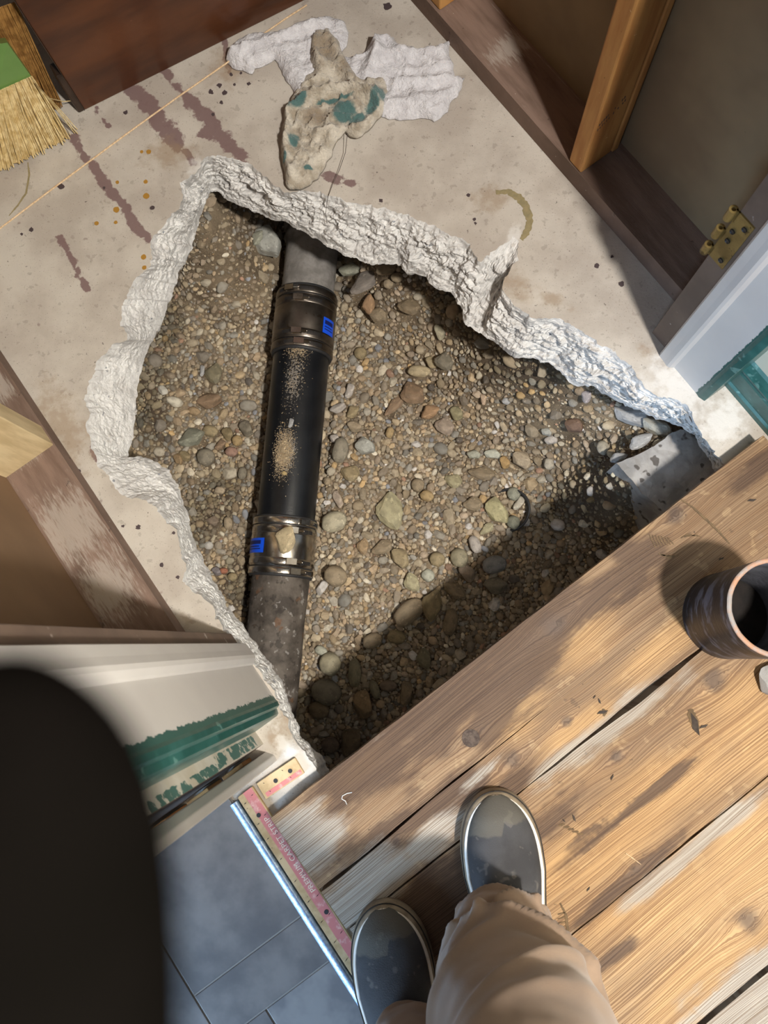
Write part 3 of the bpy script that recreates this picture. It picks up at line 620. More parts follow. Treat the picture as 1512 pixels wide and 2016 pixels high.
off = 0; Vs = []; Ts = []; Cs = []
for V, T, C in (g1, g2): Vs.append(V); Ts.append(T+off); Cs.append(C); off += len(V)
gr = fastmesh('gravel', np.concatenate(Vs), np.concatenate(Ts), m_peb, smooth=False, mask=np.concatenate(Cs), label='countless small tan and grey gravel pebbles covering the hole bottom', cat='gravel', kind='stuff')
fastmesh('grit', g3[0], g3[1], m_peb, smooth=False, mask=g3[2], label='fine sandy grit scattered between the pebbles in the hole', cat='grit', kind='stuff')
# ------------------------------------------------------------------ footing ledge (lower concrete) at the right end of the hole
LZ = -.125
lp = [P(u, v, LZ) for u, v in ((1212, 912), (1236, 905), (1262, 893), (1290, 880), (1312, 858), (1340, 846), (1372, 858), (1400, 900), (1440, 960), (1360, 1060), (1322, 1030), (1300, 1004), (1280, 985), (1262, 968), (1236, 940))]
lpp = []
for i in range(len(lp)):
    for k in range(5):
        q = lp[i].lerp(lp[(i+1) % len(lp)], k/5); q += Vector((noise.noise(q*60), noise.noise(q*60+Vector((7, 0, 0))), 0))*.004; lpp.append(q)
plate('footing', lpp, -.40, LZ, m_ledge, None, step=.008, zf=lambda V: np.array([.004*noise.noise(Vector((x*30, y*30, 0)))+.002*noise.noise(Vector((x*110, y*110, 0))) for x, y in V]), label='blue grey smooth concrete footing ledge low at the right end of the hole', cat='footing')
# ------------------------------------------------------------------ drain pipe
pA = P(613, 500, PIPE_Z); pB = P(546, 1200, PIPE_Z); PX = (pB-pA).normalized(); PY = Vector((-PX.y, PX.x, 0)); PZv = Vector((0, 0, 1))
def s_at(v):                                            # distance along the axis of image row v
    lo, hi = -.5, 1.5
    for _ in range(40):
        mid = (lo+hi)/2; q = pA+PX*mid; c = ROT.transposed() @ (q-Vector((0, 0, H))); vv = 1008-F*c.y/-c.z
        if vv < v: lo = mid
        else: hi = mid
    return lo
def pring(s, r, seg=64, wob=0):
    c = pA+PX*s; return [c+(PY*math.cos(a)+PZv*math.sin(a))*(r+(wob*noise.noise(Vector((s*9, math.cos(a)*2, math.sin(a)*2))) if wob else 0)) for a in [2*math.pi*i/seg for i in range(seg)]]
def lathe(name, prof, mat, parent, seg=64, wob=0, cap=False, smooth=True, mask=None, **k):
    V = []
    for s, r in prof: V += pring(s, r, seg, wob)
    Fc = grid_faces(len(prof), seg, True)
    if cap: Fc += [tuple(range(seg))[::-1], tuple((len(prof)-1)*seg+i for i in range(seg))]
    o = mesh(name, V, Fc, mat, parent, smooth=smooth, mask=mask, **k); return o
pipe = empty('drain_pipe', pA+Vector((0, 0, 0)), label='long drain pipe crossing the hole, black plastic middle joined by two steel couplings', cat='pipe')
R_ = .0571
def dense(s0, s1, r, st=.01): n = max(2, int((s1-s0)/st)); return [(s0+(s1-s0)*i/n, r) for i in range(n+1)]
sg0, sg1 = s_at(440)-.12, s_at(585)
lathe('grey_pipe_end', [(sg0, .0545)]+dense(sg0+.01, s_at(470), .0555)+[(s_at(471), .0585), (s_at(476), .0592), (s_at(479), .0560)]+dense(s_at(482), sg1, .0545), m_gray, pipe, wob=.0012, label='dusty grey old pipe end disappearing under the slab')
lathe('pipe_hub', [(s_at(425), .060), (s_at(446), .0605), (s_at(449), .0625), (s_at(456), .0625), (s_at(458), .056)], m_gray, pipe, wob=.001)
sb0, sb1 = s_at(690), s_at(1030)
prof = dense(sb0-.01, sb1+.01, R_, .004); seg = 96
mk = np.zeros((len(prof)*seg, 4))
def s_uv(u, v):
    return s_at(v)
for i, (s, r) in enumerate(prof):
    for j in range(seg):
        a = 2*math.pi*j/seg; top = math.cos(a-math.pi/2-.05); t = (s-sb0)/(sb1-sb0)
        amp = math.exp(-((t-.22)/.2)**2)*.56+math.exp(-((t-.64)/.15)**2)*.62+math.exp(-((t-.0)/.04)**2)*.8
        ang = (a-math.pi/2)
        mk[i*seg+j, 0] = amp*math.exp(-(ang/.42)**2)
lathe('black_pipe', prof, m_abs2, pipe, seg=seg, mask=mk, label='black plastic pipe section with sandy dust on top')
si0 = s_at(1120)
lathe('iron_pipe', dense(si0, s_at(1140), .0555)+dense(s_at(1142), s_at(1480), .0555), m_iron, pipe, wob=.0025, label='rough grey brown old cast iron pipe running under the lower slab edge')
def ubox(name, s, ang, r, ls, lt, lh, mat, parent, bev=.0006):
    c = pA+PX*s+(PY*math.cos(ang)+PZv*math.sin(ang))*r; t = PY*-math.sin(ang)+PZv*math.cos(ang); n = PY*math.cos(ang)+PZv*math.sin(ang)
    bm = bmesh.new(); bmesh.ops.create_cube(bm, size=1)
    for v in bm.verts: v.co = c+PX*(v.co.x*ls)+t*(v.co.y*lt)+n*(v.co.z*lh)
    bmesh.ops.bevel(bm, geom=bm.edges[:], offset=bev, segments=2, affect='EDGES'); me = bpy.data.meshes.new(name); bm.to_mesh(me); bm.free(); return link(name, me, mat, parent)
def screw(s, ang, r, parent, ln=.013, rad=.0040):
    c = pA+PX*s+(PY*math.cos(ang)+PZv*math.sin(ang))*r; t = PY*-math.sin(ang)+PZv*math.cos(ang)
    return tube('screw', [c-t*ln*.5, c-t*ln*.2, c-t*ln*.2, c+t*ln*.5], [rad*.6, rad*.6, rad, rad], m_steel, parent, seg=8)
def slots(s0, s1, a0, a1, r, parent, n=16):
    V = []; Fc = []; 
    for i in range(n):
        a = a0+(a1-a0)*i/n; b = a+(a1-a0)/n*.45; sk = (s1-s0)*.12
        for rr in (r, r+.0003):
            for s, q in ((s0, a), (s1, a), (s1, b), (s0, b)): V.append(pA+PX*s+(PY*math.cos(q)+PZv*math.sin(q))*rr)
        k = i*8; Fc += [(k+4, k+5, k+6, k+7), (k, k+1, k+5, k+4), (k+1, k+2, k+6, k+5), (k+2, k+3, k+7, k+6), (k+3, k, k+4, k+7)]
    return mesh('worm_slots', V, Fc, m_rubber, parent, kind='stuff')
def coupling(v0, v1, lab, mat, label_ang, screws, blv):
    """v0, v1 image rows of its ends"""
    s0, s1 = s_at(v0), s_at(v1); L = s1-s0; e = empty('pipe_coupling', pA+PX*((s0+s1)/2)); e['label'] = lab; e.parent = pipe; e.matrix_parent_inverse = Matrix.Translation(-pipe.location)
    def at(t): return s0+L*t
    rb = .0600
    o = lathe('rubber_sleeve', [(at(0), .0565), (at(.0), rb+.001), (at(.02), rb+.0016), (at(.06), rb), (at(.94), rb), (at(.97), rb+.0018), (at(1), rb+.0012), (at(1), .0565)], m_rubber, e)
    o = lathe('steel_shield', [(at(.16), rb), (at(.165), rb+.0022), (at(.20), rb+.0024), (at(.27), rb+.0016), (at(.34), rb+.0036), (at(.66), rb+.0036), (at(.72), rb+.0016), (at(.79), rb+.0024), (at(.83), rb+.0022), (at(.835), rb)], mat, e)
    for t0, t1 in ((.035, .145), (.19, .30), (.70, .81), (.855, .965)):
        lathe('clamp_band', [(at(t0), rb), (at(t0), rb+.0030), (at(t0+.012), rb+.0036), (at(t1-.012), rb+.0036), (at(t1), rb+.0030), (at(t1), rb)], mat, e)
    for k, (t, ang) in enumerate(screws):
        s = at(t); ubox('screw_housing', s, ang, rb+.0066, .0100, .019, .0068, m_steel, e); screw(s, ang-.24, rb+.0074, e)
        slots(s-.0035, s+.0035, ang+.14, ang+.52, rb+.0037, e, 12); slots(s-.0035, s+.0035, ang-.75, ang-.3, rb+.0037, e, 12)
    # curved label on the shield
    a0, a1, t0, t1 = label_ang[0], label_ang[1], .40+blv, .64+blv; V = []; n = 10; r = rb+.0042
    for i in range(n+1):
        a = a0+(a1-a0)*i/n
        for s in (at(t0), at(t1)): V.append(pA+PX*s+(PY*math.cos(a)+PZv*math.sin(a))*r)
    mesh('blue_label', V, [(2*i, 2*i+1, 2*i+3, 2*i+2) for i in range(n)], m_blue, e, label='small bright blue printed label')
    for (q0, q1, b0, b1) in ((.44, .50, .12, .86), (.53, .545, .12, .8), (.57, .585, .12, .86)):
        V = []
        for i in range(9):
            a = a0+(a1-a0)*(b0+(b1-b0)*i/8)
            for t in (q0+blv, q1+blv): V.append(pA+PX*at(t)+(PY*math.cos(a)+PZv*math.sin(a))*(r+.0003))
        mesh('print_line', V, [(2*i, 2*i+1, 2*i+3, 2*i+2) for i in range(8)], m_print, e)
    return e
# PY points (up to sign) across the pipe; find which sign is image right
SGN = 1 if PY.x > 0 else -1
def AN(d): return math.pi/2-SGN*math.radians(d)          # d degrees from the top towards image right
coupling(582, 706, 'upper dull steel coupling with clamp bands', m_steel2, (AN(46), AN(76)), [(.09, AN(-22)), (.245, AN(-4)), (.755, AN(-2)), (.91, AN(4))], .06)
coupling(1022, 1138, 'lower shiny steel coupling with clamp bands', m_steel, (AN(-74), AN(-24)), [(.09, AN(44)), (.245, AN(24)), (.755, AN(26)), (.91, AN(34))], 0)
# dry sand heap on the black pipe, and things lying on the pipe
def on_pipe(s, ang, r): return pA+PX*s+(PY*math.cos(ang)+PZv*math.sin(ang))*r
Vs = []; Ts = []; off = 0
Cs = []
for i in range(4200):
    if random.random() < .86: s = s_at(905)+random.gauss(0, .021); d = random.gauss(-6, 9)
    elif random.random() < .35: s = s_at(760)+random.gauss(0, .04); d = random.gauss(-2, 12)
    else: s = s_at(706)+abs(random.gauss(0, .012)); d = random.gauss(4, 12)
    r = random.uniform(.0004, .0011)*(2.2 if random.random() < .03 else 1); V, T = R0[0]; core = math.exp(-((s-s_at(905))/.02)**2-((d+6)/9)**2)
    p = on_pipe(s, AN(d), R_+r*.4+core*random.uniform(0, .0035)); Vs.append(V*r*np.array([random.uniform(.7, 1.4), 1, .8])+np.array(p)); Ts.append(T+off); off += len(V); q_ = random.uniform(.7, 1.15); Cs.append(np.tile(np.array(rgb(*random.choice(((198, 176, 142), (184, 160, 124), (206, 190, 160), (160, 146, 126)))))*q_, (len(V), 1)))
fastmesh('sand', np.concatenate(Vs), np.concatenate(Ts), m_peb, smooth=False, mask=np.concatenate(Cs), label='dry sand spilled along the top of the black pipe', cat='sand', kind='stuff')
def stone_on(u, v, z, a, b, dg, hz, kd, c, lab, cat='stone', sub=None):
    p = P(u, v, z); k = (H-z)/F; me = stone_mesh(kd); o = link('stone', me, cmat(c)); o.scale = (a*k, b*k, hz); o.location = (p.x, p.y, z); o.rotation_euler = (0, 0, math.radians(dg)); return tag(o, lab, cat)
stone_on(564, 1062, PIPE_Z+.0636+.0085, 25, 23, 40, .008, 'angular', (206, 184, 142), 'pale tan squarish stone resting on top of the lower steel coupling')
stone_on(573, 833, PIPE_Z+R_+.003, 6, 10, 0, .003, 'angular', (176, 180, 196), 'bluish white chip resting on the black pipe')
stone_on(560, 932, PIPE_Z+R_+.004, 5, 5, 20, .003, 'chunk', (214, 186, 126), 'small yellow chip on the sand on the black pipe')
# half buried black pipe rim in the gravel
c = P(1010, 1003, -.365); z = float(ground(c.x, c.y))+.007; e = empty('buried_pipe', (c.x, c.y, z), label='thin black pipe rim half buried upright in the gravel, filled with stones', cat='pipe')
V = []; seg = 48
for (r, zz) in ((.0385, -.03), (.0385, .0), (.039, .006), (.041, .008), (.0435, .006), (.0442, 0), (.0425, -.03)):
    for i in range(seg):
        a = 2*math.pi*i/seg; tl = .017*math.cos(a-.3)-.004; V.append((c.x-.008+r*math.cos(a)*.95, c.y+r*math.sin(a), z+zz+tl))
mesh('pipe_rim', V, grid_faces(7, seg, True), m_rubber, e, smooth=True)
# ------------------------------------------------------------------ planks
ZP = .038
k0 = P(650, 1520, ZP); k1 = P(1512, 850, ZP); KB = (k1-k0).normalized(); KA = Vector((KB.y, -KB.x, 0))
def KXY(u, v): q = P(u, v, ZP)-k0; return q.dot(KB), q.dot(KA)
bridge = None
KN = [(927, 1453, .013), (1090, 1232, .02), (1405, 1342, .022), (1010, 1500, .017), (1215, 1490, .012), (1470, 1815, .02), (780, 1655, .007), (1330, 1010, .02), (1250, 1710, .009), (1115, 1420, .010)]
def wood_mask(V):
    m = np.zeros((len(V), 4)); Z = ZP
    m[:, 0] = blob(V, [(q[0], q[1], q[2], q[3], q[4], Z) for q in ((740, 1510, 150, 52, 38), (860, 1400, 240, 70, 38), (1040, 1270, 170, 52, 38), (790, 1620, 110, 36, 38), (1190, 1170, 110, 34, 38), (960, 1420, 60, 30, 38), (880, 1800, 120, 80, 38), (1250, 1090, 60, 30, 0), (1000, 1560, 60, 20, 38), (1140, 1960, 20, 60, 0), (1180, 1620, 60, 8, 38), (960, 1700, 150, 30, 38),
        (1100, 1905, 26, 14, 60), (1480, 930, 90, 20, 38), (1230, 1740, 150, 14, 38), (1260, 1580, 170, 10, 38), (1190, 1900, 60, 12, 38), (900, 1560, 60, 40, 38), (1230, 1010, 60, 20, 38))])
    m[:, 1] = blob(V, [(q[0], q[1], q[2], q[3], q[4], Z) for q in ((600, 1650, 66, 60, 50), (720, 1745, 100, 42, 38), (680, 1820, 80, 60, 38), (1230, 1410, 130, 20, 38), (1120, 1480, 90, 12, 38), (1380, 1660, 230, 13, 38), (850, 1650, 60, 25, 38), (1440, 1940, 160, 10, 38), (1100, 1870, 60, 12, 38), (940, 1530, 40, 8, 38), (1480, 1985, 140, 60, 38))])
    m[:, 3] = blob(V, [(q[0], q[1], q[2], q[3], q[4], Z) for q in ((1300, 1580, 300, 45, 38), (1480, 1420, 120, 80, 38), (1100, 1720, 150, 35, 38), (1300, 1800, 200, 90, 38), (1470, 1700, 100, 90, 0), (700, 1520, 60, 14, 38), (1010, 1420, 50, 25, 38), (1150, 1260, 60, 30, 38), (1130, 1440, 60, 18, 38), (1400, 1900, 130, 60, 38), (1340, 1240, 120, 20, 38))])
    kn = np.zeros(len(V))
    for u, v, r in KN:
        c = P(u, v, Z); d = np.hypot((V[:, 0]-c.x), (V[:, 1]-c.y)); kn = np.maximum(kn, np.clip(1-.5*d/(r*.8), 0, 1)*.9)
    m[:, 2] = kn
    return m
XS = KXY(1275, 1362)[0]
def plank(y0, y1, x0, x1, lab, crack=None, gap1=0, gap2=0):
    B = []
    def pt(x, y): q = k0+KB*x+KA*y; return (q.x, q.y)
    n = 60
    gp = lambda x, s_: s_*.0045*math.exp(-((x-XS)/.075)**2)
    top = [pt(x0+(x1-x0)*i/n, y0+gp(x0+(x1-x0)*i/n, gap2)+.0012*noise.noise(Vector((i*.35, y0*40, 0)))) for i in range(n+1)]
    bot = [pt(x1-(x1-x0)*i/n, y1-gp(x1-(x1-x0)*i/n, gap1)+.0012*noise.noise(Vector((i*.35, y1*40, 5)))) for i in range(n+1)]
    poly = top+bot
    if crack:                                             # wedge shaped split running in from the left end
        L, (cy, cyr), wd = crack
        c = []
        for i in range(25):
            t = i/24; yy = cy+(cyr-cy)*t+.0012*math.sin(t*9); c.append((x0+(L)*t, yy, wd*(1-t)**.7*(1+.3*math.sin(t*23))))
        poly += [pt(x, y+w_) for x, y, w_ in c]+[pt(x, y-w_) for x, y, w_ in c[::-1][1:]]
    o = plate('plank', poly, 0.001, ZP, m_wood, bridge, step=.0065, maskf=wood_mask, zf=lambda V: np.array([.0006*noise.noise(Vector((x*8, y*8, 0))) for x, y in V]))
    me = o.data; n = len(me.vertices); co = np.zeros(n*3); me.vertices.foreach_get('co', co); co = co.reshape(-1, 3)
    X = (co[:, 0]-k0.x)*KB.x+(co[:, 1]-k0.y)*KB.y; Y = (co[:, 0]-k0.x)*KA.x+(co[:, 1]-k0.y)*KA.y
    Gy = Y+.006*np.sin(X*4+y0*50)+.0006*np.sin(X*31)
    for u, v, r in KN:
        kx, ky = KXY(u, v); dx = (X-kx)/(r*2.6); dy = Y-ky; g = np.exp(-dx*dx)
        Gy = Gy-np.tanh(dy/(r*.5))*r*.55*g*np.exp(-(dy/(r*2.2))**2)
    uvl = me.uv_layers.new(name='grain'); li = np.zeros(len(me.loops), np.int32); me.loops.foreach_get('vertex_index', li)
    uv = np.stack([X[li], Gy[li]+y0*3], 1); uvl.data.foreach_set('uv', uv.ravel().astype(np.float32))
    return tag(o, lab, 'plank', 'planks laid side by side across the hole')
gbw = AB(P(1423, 755))[1]-.004; xw = (gbw-AB(k0)[1])/KB.dot(UB)-.02
xl = KXY(540, 1622)[0]; yB = KXY(1155, 1456)[1]; yC = KXY(1300, 1700)[1]; yD = KXY(1440, 1966)[1]
ycr = KXY(640, 1746)[1]; ycr2 = KXY(1080, 1388)[1]
plank(0, yB-.0012, xl, xw, 'dark stained plank at the edge of the hole, grey at its left end', crack=(KXY(1080, 1388)[0]-xl, (ycr, ycr2), .0022), gap1=.7)
plank(yB+.0012, yC-.001, xl+.004, xw, 'weathered plank second from the hole, partly under both shoes, golden streak', gap2=1)
plank(yC+.001, yD-.0035, xl-.01, xw, 'golden tan plank third from the hole with a round knot')
plank(yD+.0035, yD+.19, xl+.002, xw, 'grey cracked plank in the lower right corner, farthest from the hole')
# tapered dark split between the first two planks (a deep gap) -- loose splinter beside it
q0, q1 = P(1130, 1475, ZP), P(1372, 1290, ZP)
m_mark = M('olive dirt mark', rgb(112, 90, 62), rgb(90, 72, 50), sc=120, rough=.8)
pk1 = bpy.data.objects['plank']; pk2 = bpy.data.objects['plank.001']
def mark(pts, wd, par): ribbon('dirt_mark', [P(u, v, ZP) for u, v in pts], wd, m_mark, par, z=ZP+.0011, px=False)
mark([(1341, 984), (1365, 1000), (1391, 1024), (1416, 1048), (1436, 1071)], .0016, pk1)
for k in range(7): mark([(1278+6*k, 1052+k), (1290+6*k, 1078-k)], .0009, pk1)
for k in range(5): mark([(1340+7*k, 1060-2*k), (1356+6*k, 1050+2*k)], .0008, pk1)
for k in range(4): mark([(1296+5*k, 1090+3*k), (1310+9*k, 1094)], .0010, pk1)
mark([(1358, 1396), (1364, 1416), (1374, 1436)], .0060, pk2)
mark([(1186, 1396), (1192, 1402), (1188, 1410)], .0022, pk2)
for k in range(5): mark([(1100+9*k, 1625+4*k), (1112+9*k, 1622+5*k)], .0014, pk2)
for k in range(6): mark([(1098, 1800+9*k), (1112, 1796+9*k)], .0009, pk2)
mark([(1103, 1778), (1114, 1800), (1118, 1830), (1116, 1856)], .0018, pk2)
# plug in the plank
c = P(927, 1453, ZP); plug = prism('plug', [c+Vector((math.cos(a), math.sin(a), 0))*.0125 for a in [i*math.pi/12 for i in range(24)]], ZP-.004, ZP+.0009, M('dark wood plug', rgb(92, 78, 68), rgb(60, 46, 38), sc=120, rough=.8, bump=.5, bsc=300), None)
tag(plug, 'dark round wooden plug set in the dark stained plank', 'plug')
for i, (u, v, a, sz) in enumerate(((1186, 1402, .3, 11), (1205, 1530, 1.2, 6), (1180, 1380, 2, 6), (1368, 1425, 1.9, 22), (1385, 1430, .4, 9), (1420, 1100, .5, 6), (1480, 985, .2, 9), (1158, 1750, 1, 5), (1130, 1610, 2, 7), (1110, 1615, 2.4, 4), (1170, 1372, 1, 4))):
    p = P(u, v, ZP); s = sz/1330; d = Vector((math.cos(a), math.sin(a), 0)); n_ = Vector((-d.y, d.x, 0))
    prism('wood_chip', [p-d*s, p-d*s*.3+n_*s*.35, p+d*s, p+d*s*.2-n_*s*.3], ZP+.0002, ZP+.0014, M('chip%d' % i, rgb(66, 56, 48), rgb(48, 38, 32), sc=90, rough=.8) if i < 1 else MATS['chip0'], None, label='tiny dark wood chip lying on the planks', cat='chip', group='dark chips on the planks')
tube('white_thread', [P(u, v, ZP+.0015) for u, v in ((693, 1560), (683, 1562), (674, 1567), (673, 1573), (680, 1577), (683, 1584))], .0006, m_thw, None, label='short curled white thread on the dark plank left end', cat='thread')
tube('straw', [P(u, v, ZP+.0015) for u, v in ((1232, 1680), (1246, 1690), (1262, 1702))], .0007, m_string, None, label='short pale straw splinter right of the right shoe', cat='straw')
# ------------------------------------------------------------------ stub pipe standing on the planks (right edge)
b0 = P(1343, 1203, ZP); b1r = .0605; cxy = P(1420, 1212, ZP)
sc_ = P(1343, 1205, ZP); scn = Vector((sc_.x+b1r, P(1420, 1212, ZP).y, ZP))
st = empty('cast_iron_stub', scn, label='cut off black cast iron pipe stub standing on the planks at the right edge', cat='pipe')
SH = .165; V = []; seg = 72; lean = Vector((.0, .004, 0))
for i in range(13):
    t = i/12; z = ZP+SH*t
    for j in range(seg):
        a = 2*math.pi*j/seg; rr = b1r+.0008*noise.noise(Vector((t*3, math.cos(a)*2, math.sin(a)*2))); V.append((scn.x+rr*math.cos(a)+lean.x*t, scn.y+rr*math.sin(a)+lean.y*t, z+(.0012*noise.noise(Vector((math.cos(a)*6, math.sin(a)*6, 0))) if i == 12 else 0)))
mesh('outer_wall', V, grid_faces(13, seg, True), m_rust, st, smooth=True)
V = []
for (r, z) in ((b1r, ZP+SH), (b1r-.001, ZP+SH+.0012), (b1r-.0052, ZP+SH+.001), (b1r-.006, ZP+SH-.0005)):
    for j in range(seg):
        a = 2*math.pi*j/seg; V.append((scn.x+r*math.cos(a)+lean.x, scn.y+r*math.sin(a)+lean.y, z+.0012*noise.noise(Vector((math.cos(a)*6, math.sin(a)*6, 0)))))
mesh('cut_rim', V, grid_faces(4, seg, True), m_cut, st, smooth=True, label='rusty orange cut edge')
V = []
for (r, z) in ((b1r-.006, ZP+SH), (b1r-.006, ZP+.001)):
    for j in range(seg): a = 2*math.pi*j/seg; V.append((scn.x+r*math.cos(a)+lean.x*(z-ZP)/SH, scn.y+r*math.sin(a)+lean.y*(z-ZP)/SH, z))
mesh('inner_wall', V, grid_faces(2, seg, True), m_inner, st, smooth=True)
prism('bore_shade_disc', [(scn.x+.054*math.cos(a), scn.y+.054*math.sin(a), 0) for a in [i*math.pi/16 for i in range(32)]], ZP+.001, ZP+.006, M('painted bore shade', rgb(34, 28, 25), rgb(22, 18, 16), sc=60, rough=.95, bump=.6), st)  # added dark disc, paints the shade at the bottom of the bore
p = P(1506, 1342, ZP); me = stone_mesh('chunk'); o = link('rubble', me, m_rockw); o.scale = (.019, .026, .014); o.location = (p.x+.006, p.y, ZP+.011); tag(o, 'white chalky rubble lump on the plank below the iron stub', 'rubble')
p = P(1540, 1315, ZP); me = stone_mesh('angular'); o = link('rubble', me, m_rockw); o.scale = (.02, .014, .01); o.location = (p.x, p.y+.006, ZP+.009); tag(o, 'flatter white rubble piece half outside the right edge by the stub', 'rubble')
# ------------------------------------------------------------------ tile floor, tack strips, metal strip
tf = empty('floor', (0, 0, 0), kind='structure'); 
a_s2 = AB(P(463, 1899))[0]; b_s1 = AB(P(366, 1931))[1]; a_s3 = AB(P(578, 1943))[0]; b_s4 = AB(P(523, 1982))[1]
a_top = AB(P(480, 1543))[0]-.01; TZ = .004
gj = .0012
def tilerect(a0, a1, b0, b1, mat): prism('tile', [W(a0+gj, b0+gj), W(a1-gj, b0+gj), W(a1-gj, b1-gj), W(a0+gj, b1-gj)], -.002, TZ, mat, tf, bev=.0008)
prism('underlay', [W(a_top, -1.25, 0), W(1.4, -1.25), W(1.4, TR_B), W(a_top, TR_B)], -.006, TZ-.0016, m_grout, tf)
b_e = TR_B-.001
tilerect(a_top, a_s2, b_s1, b_e, m_tile); tilerect(a_top-.0, a_s2-.15, b_s1-.305, b_s1, m_tile); tilerect(a_s2-.15, a_s2+.155, b_s1-.305, b_s1, m_tile)
tilerect(a_s2, a_s3, b_s1, b_e, m_tile); tilerect(a_s3, a_s3+.3, b_s4, b_e, m_tile2); tilerect(a_s3, a_s3+.3, b_s1, b_s4, m_tile)
for k in range(2):
    for j in range(3): tilerect(a_top+.305*k+.1, a_top+.305*(k+1)+.1, b_s1-.305*(j+2), b_s1-.305*(j+1), m_tile)
# rounded metal strip
V = []; L0, L1 = AB(P(445, 1592))[0], 1.35
for a in (L0, L1):
    for (db, z) in ((-.0065, .004), (-.005, .0065), (-.001, .0082), (.003, .0088), (.006, .0075), (.0072, .005), (.0074, .0)): V.append(W(a, TR_B+db, z))
o = mesh('trim_1', V, [tuple(f[::-1]) for f in grid_faces(2, 7)], m_metal, None, smooth=True, kind='structure')
# tack strips
def tack(name, p0, ax, ay, ln, wd, text, lab, nails, ink):
    e = empty(name, p0, label=lab, cat='tack strip'); zt = .008
    box('strip', p0, ax, ay, ln, wd, .0005, zt, m_tack, e, bev=.0008)
    def q(x, y, z): r = Vector((p0[0], p0[1], 0))+ax*x+ay*y; return Vector((r.x, r.y, z))
    prism('printed_band', [q(ink[0], ink[2], 0), q(ink[1], ink[2], 0), q(ink[1], ink[3], 0), q(ink[0], ink[3], 0)], zt, zt+.0003, m_ink, e, label='faded red printed band')
    for x, y in nails: prism('nail', [q(x, y, 0)+Vector((math.cos(a), math.sin(a), 0))*.0032 for a in [i*math.pi/6 for i in range(12)]], zt, zt+.0009, m_nail, e)
    x = .012
    while x < ln-.01:                                        # slanted gripping pins
        for yy in (.22, .78):
            c = q(x+random.uniform(-.004, .004), wd*yy, zt); tube('pin', [c, c+ay*-.0015+Vector((0, 0, .004))], [.0006, .0002], m_nail, e, seg=4)
        x += .032
    if text:
        cu = bpy.data.curves.new('lettering', 'FONT'); cu.body = text; cu.size = .0108; cu.align_x = 'LEFT'; cu.space_character = 1.06; cu.extrude = .0001
        t = bpy.data.objects.new('lettering_curve', cu); COL.objects.link(t); dg = bpy.context.evaluated_depsgraph_get(); me = bpy.data.meshes.new_from_object(t.evaluated_get(dg)); bpy.data.objects.remove(t)
        X = -ax; Y = -ay                                      # reads up along the strip, tops towards the metal strip
        base = q(text_pos[0], text_pos[1], zt+.0005)
        for v in me.vertices: v.co = base+X*v.co.x+Y*v.co.y+Vector((0, 0, v.co.z))
        link('lettering', me, m_white_ink, e)
    return e
ts = P(453, 1583, 0); tb = AB(ts)[1]; ta = AB(P(478, 1562))[0]
b_r = TR_B+.010
TP0 = W(ta, b_r); wdt = .0265
text_pos = (.168, .0225)
tack('tack_strip', TP0, UA, UB, .42, wdt, 'PREMIUM CARPET STRIP', 'long wooden carpet tack strip with faded red lettering beside the metal strip', [(.038, .012), (.20, .018), (.30, .014)], (.0, .40, .010, .0245))
q1 = P(507, 1541, 0); q2 = P(582, 1490, 0); q3 = P(527, 1570, 0); ax = (q2-q1).normalized(); ay = Vector((ax.y, -ax.x, 0)); ln2 = (q2-q1).length
text_pos = (0, 0)
tack('tack_strip', q1, ax, ay, ln2, .026, '', 'short cut piece of tack strip nailed to the slab corner by the baseboard', [(.026, .012), (.051, .012)], (.004, ln2-.002, .018, .0245))
# ------------------------------------------------------------------ left wall: sill board, stud, drywall
wl_ = empty('wall_left', (0, 0, 0), kind='structure'); wr_ = empty('wall_right', (0, 0, 0), kind='structure')
bl = AB(P(200, 1015, ZP))[1]; aJ = AB(P(455, 1247))[0]
def pmask(V):
    m = np.zeros((len(V), 4)); m[:, 0] = blob(V, [(150, 1050, 60, 90, -54), (230, 1160, 50, 60, 0), (70, 890, 30, 30, 0), (20, 780, 30, 60, -54), (1010, 120, 25, 60, -54)]); return m
plate('sill_board', [W(-1.9, bl), W(aJ, bl), W(aJ, bl-.089), W(-1.9, bl-.089)], .0005, ZP, m_plate, wl_, step=.01, maskf=pmask)
c = P(106, 876, ZP); box('stud', c, -UA, -UB, .038, .089, ZP, 2.3, m_stud2, wl_, bev=.0015)
c2 = c-UA*.42; box('stud', c2, -UA, -UB, .038, .089, ZP, 2.3, m_stud2, wl_, bev=.0015)
box('drywall_sheet', W(-1.9, bl-.089), UA, -UB, aJ+1.9, .013, .0, 2.3, m_dryl, wl_, bev=0)
# right wall
f0 = P(900, 105, 0); f1 = P(1329, 595, 0); d0 = P(981, 8, ZP); d1 = P(1402, 486, ZP)
RA = (f1-f0).normalized(); RBv = Vector((-RA.y, RA.x, 0)); wr_w = ((d0-f0).dot(RBv)+(d1-f0).dot(RBv))/2
aR = (P(1283, 655)-f0).dot(RA)
plate('sill_board', [f0-RA*1.0, f0+RA*aR, f0+RA*aR+RBv*wr_w, f0-RA*1.0+RBv*wr_w], .0005, ZP, m_plate, wr_, step=.01, maskf=pmask)
box('drywall_sheet', f0-RA*1.0+RBv*wr_w, RA, RBv, 1.0+aR+.0, .013, 0, 2.3, m_dry, wr_, bev=0)
s1 = P(1143, 342, ZP); s0_ = P(1123, 313, ZP); sw = (s1-s0_).length
box('stud', s1, -RA, RBv, .030, .060, ZP, 2.3, m_stud, wr_, bev=.003); box('nailing_strip', s1+RBv*.061+RA*.002, -RA, RBv, .030, wr_w-.072, ZP, 2.3, m_stud, wr_, bev=.002)
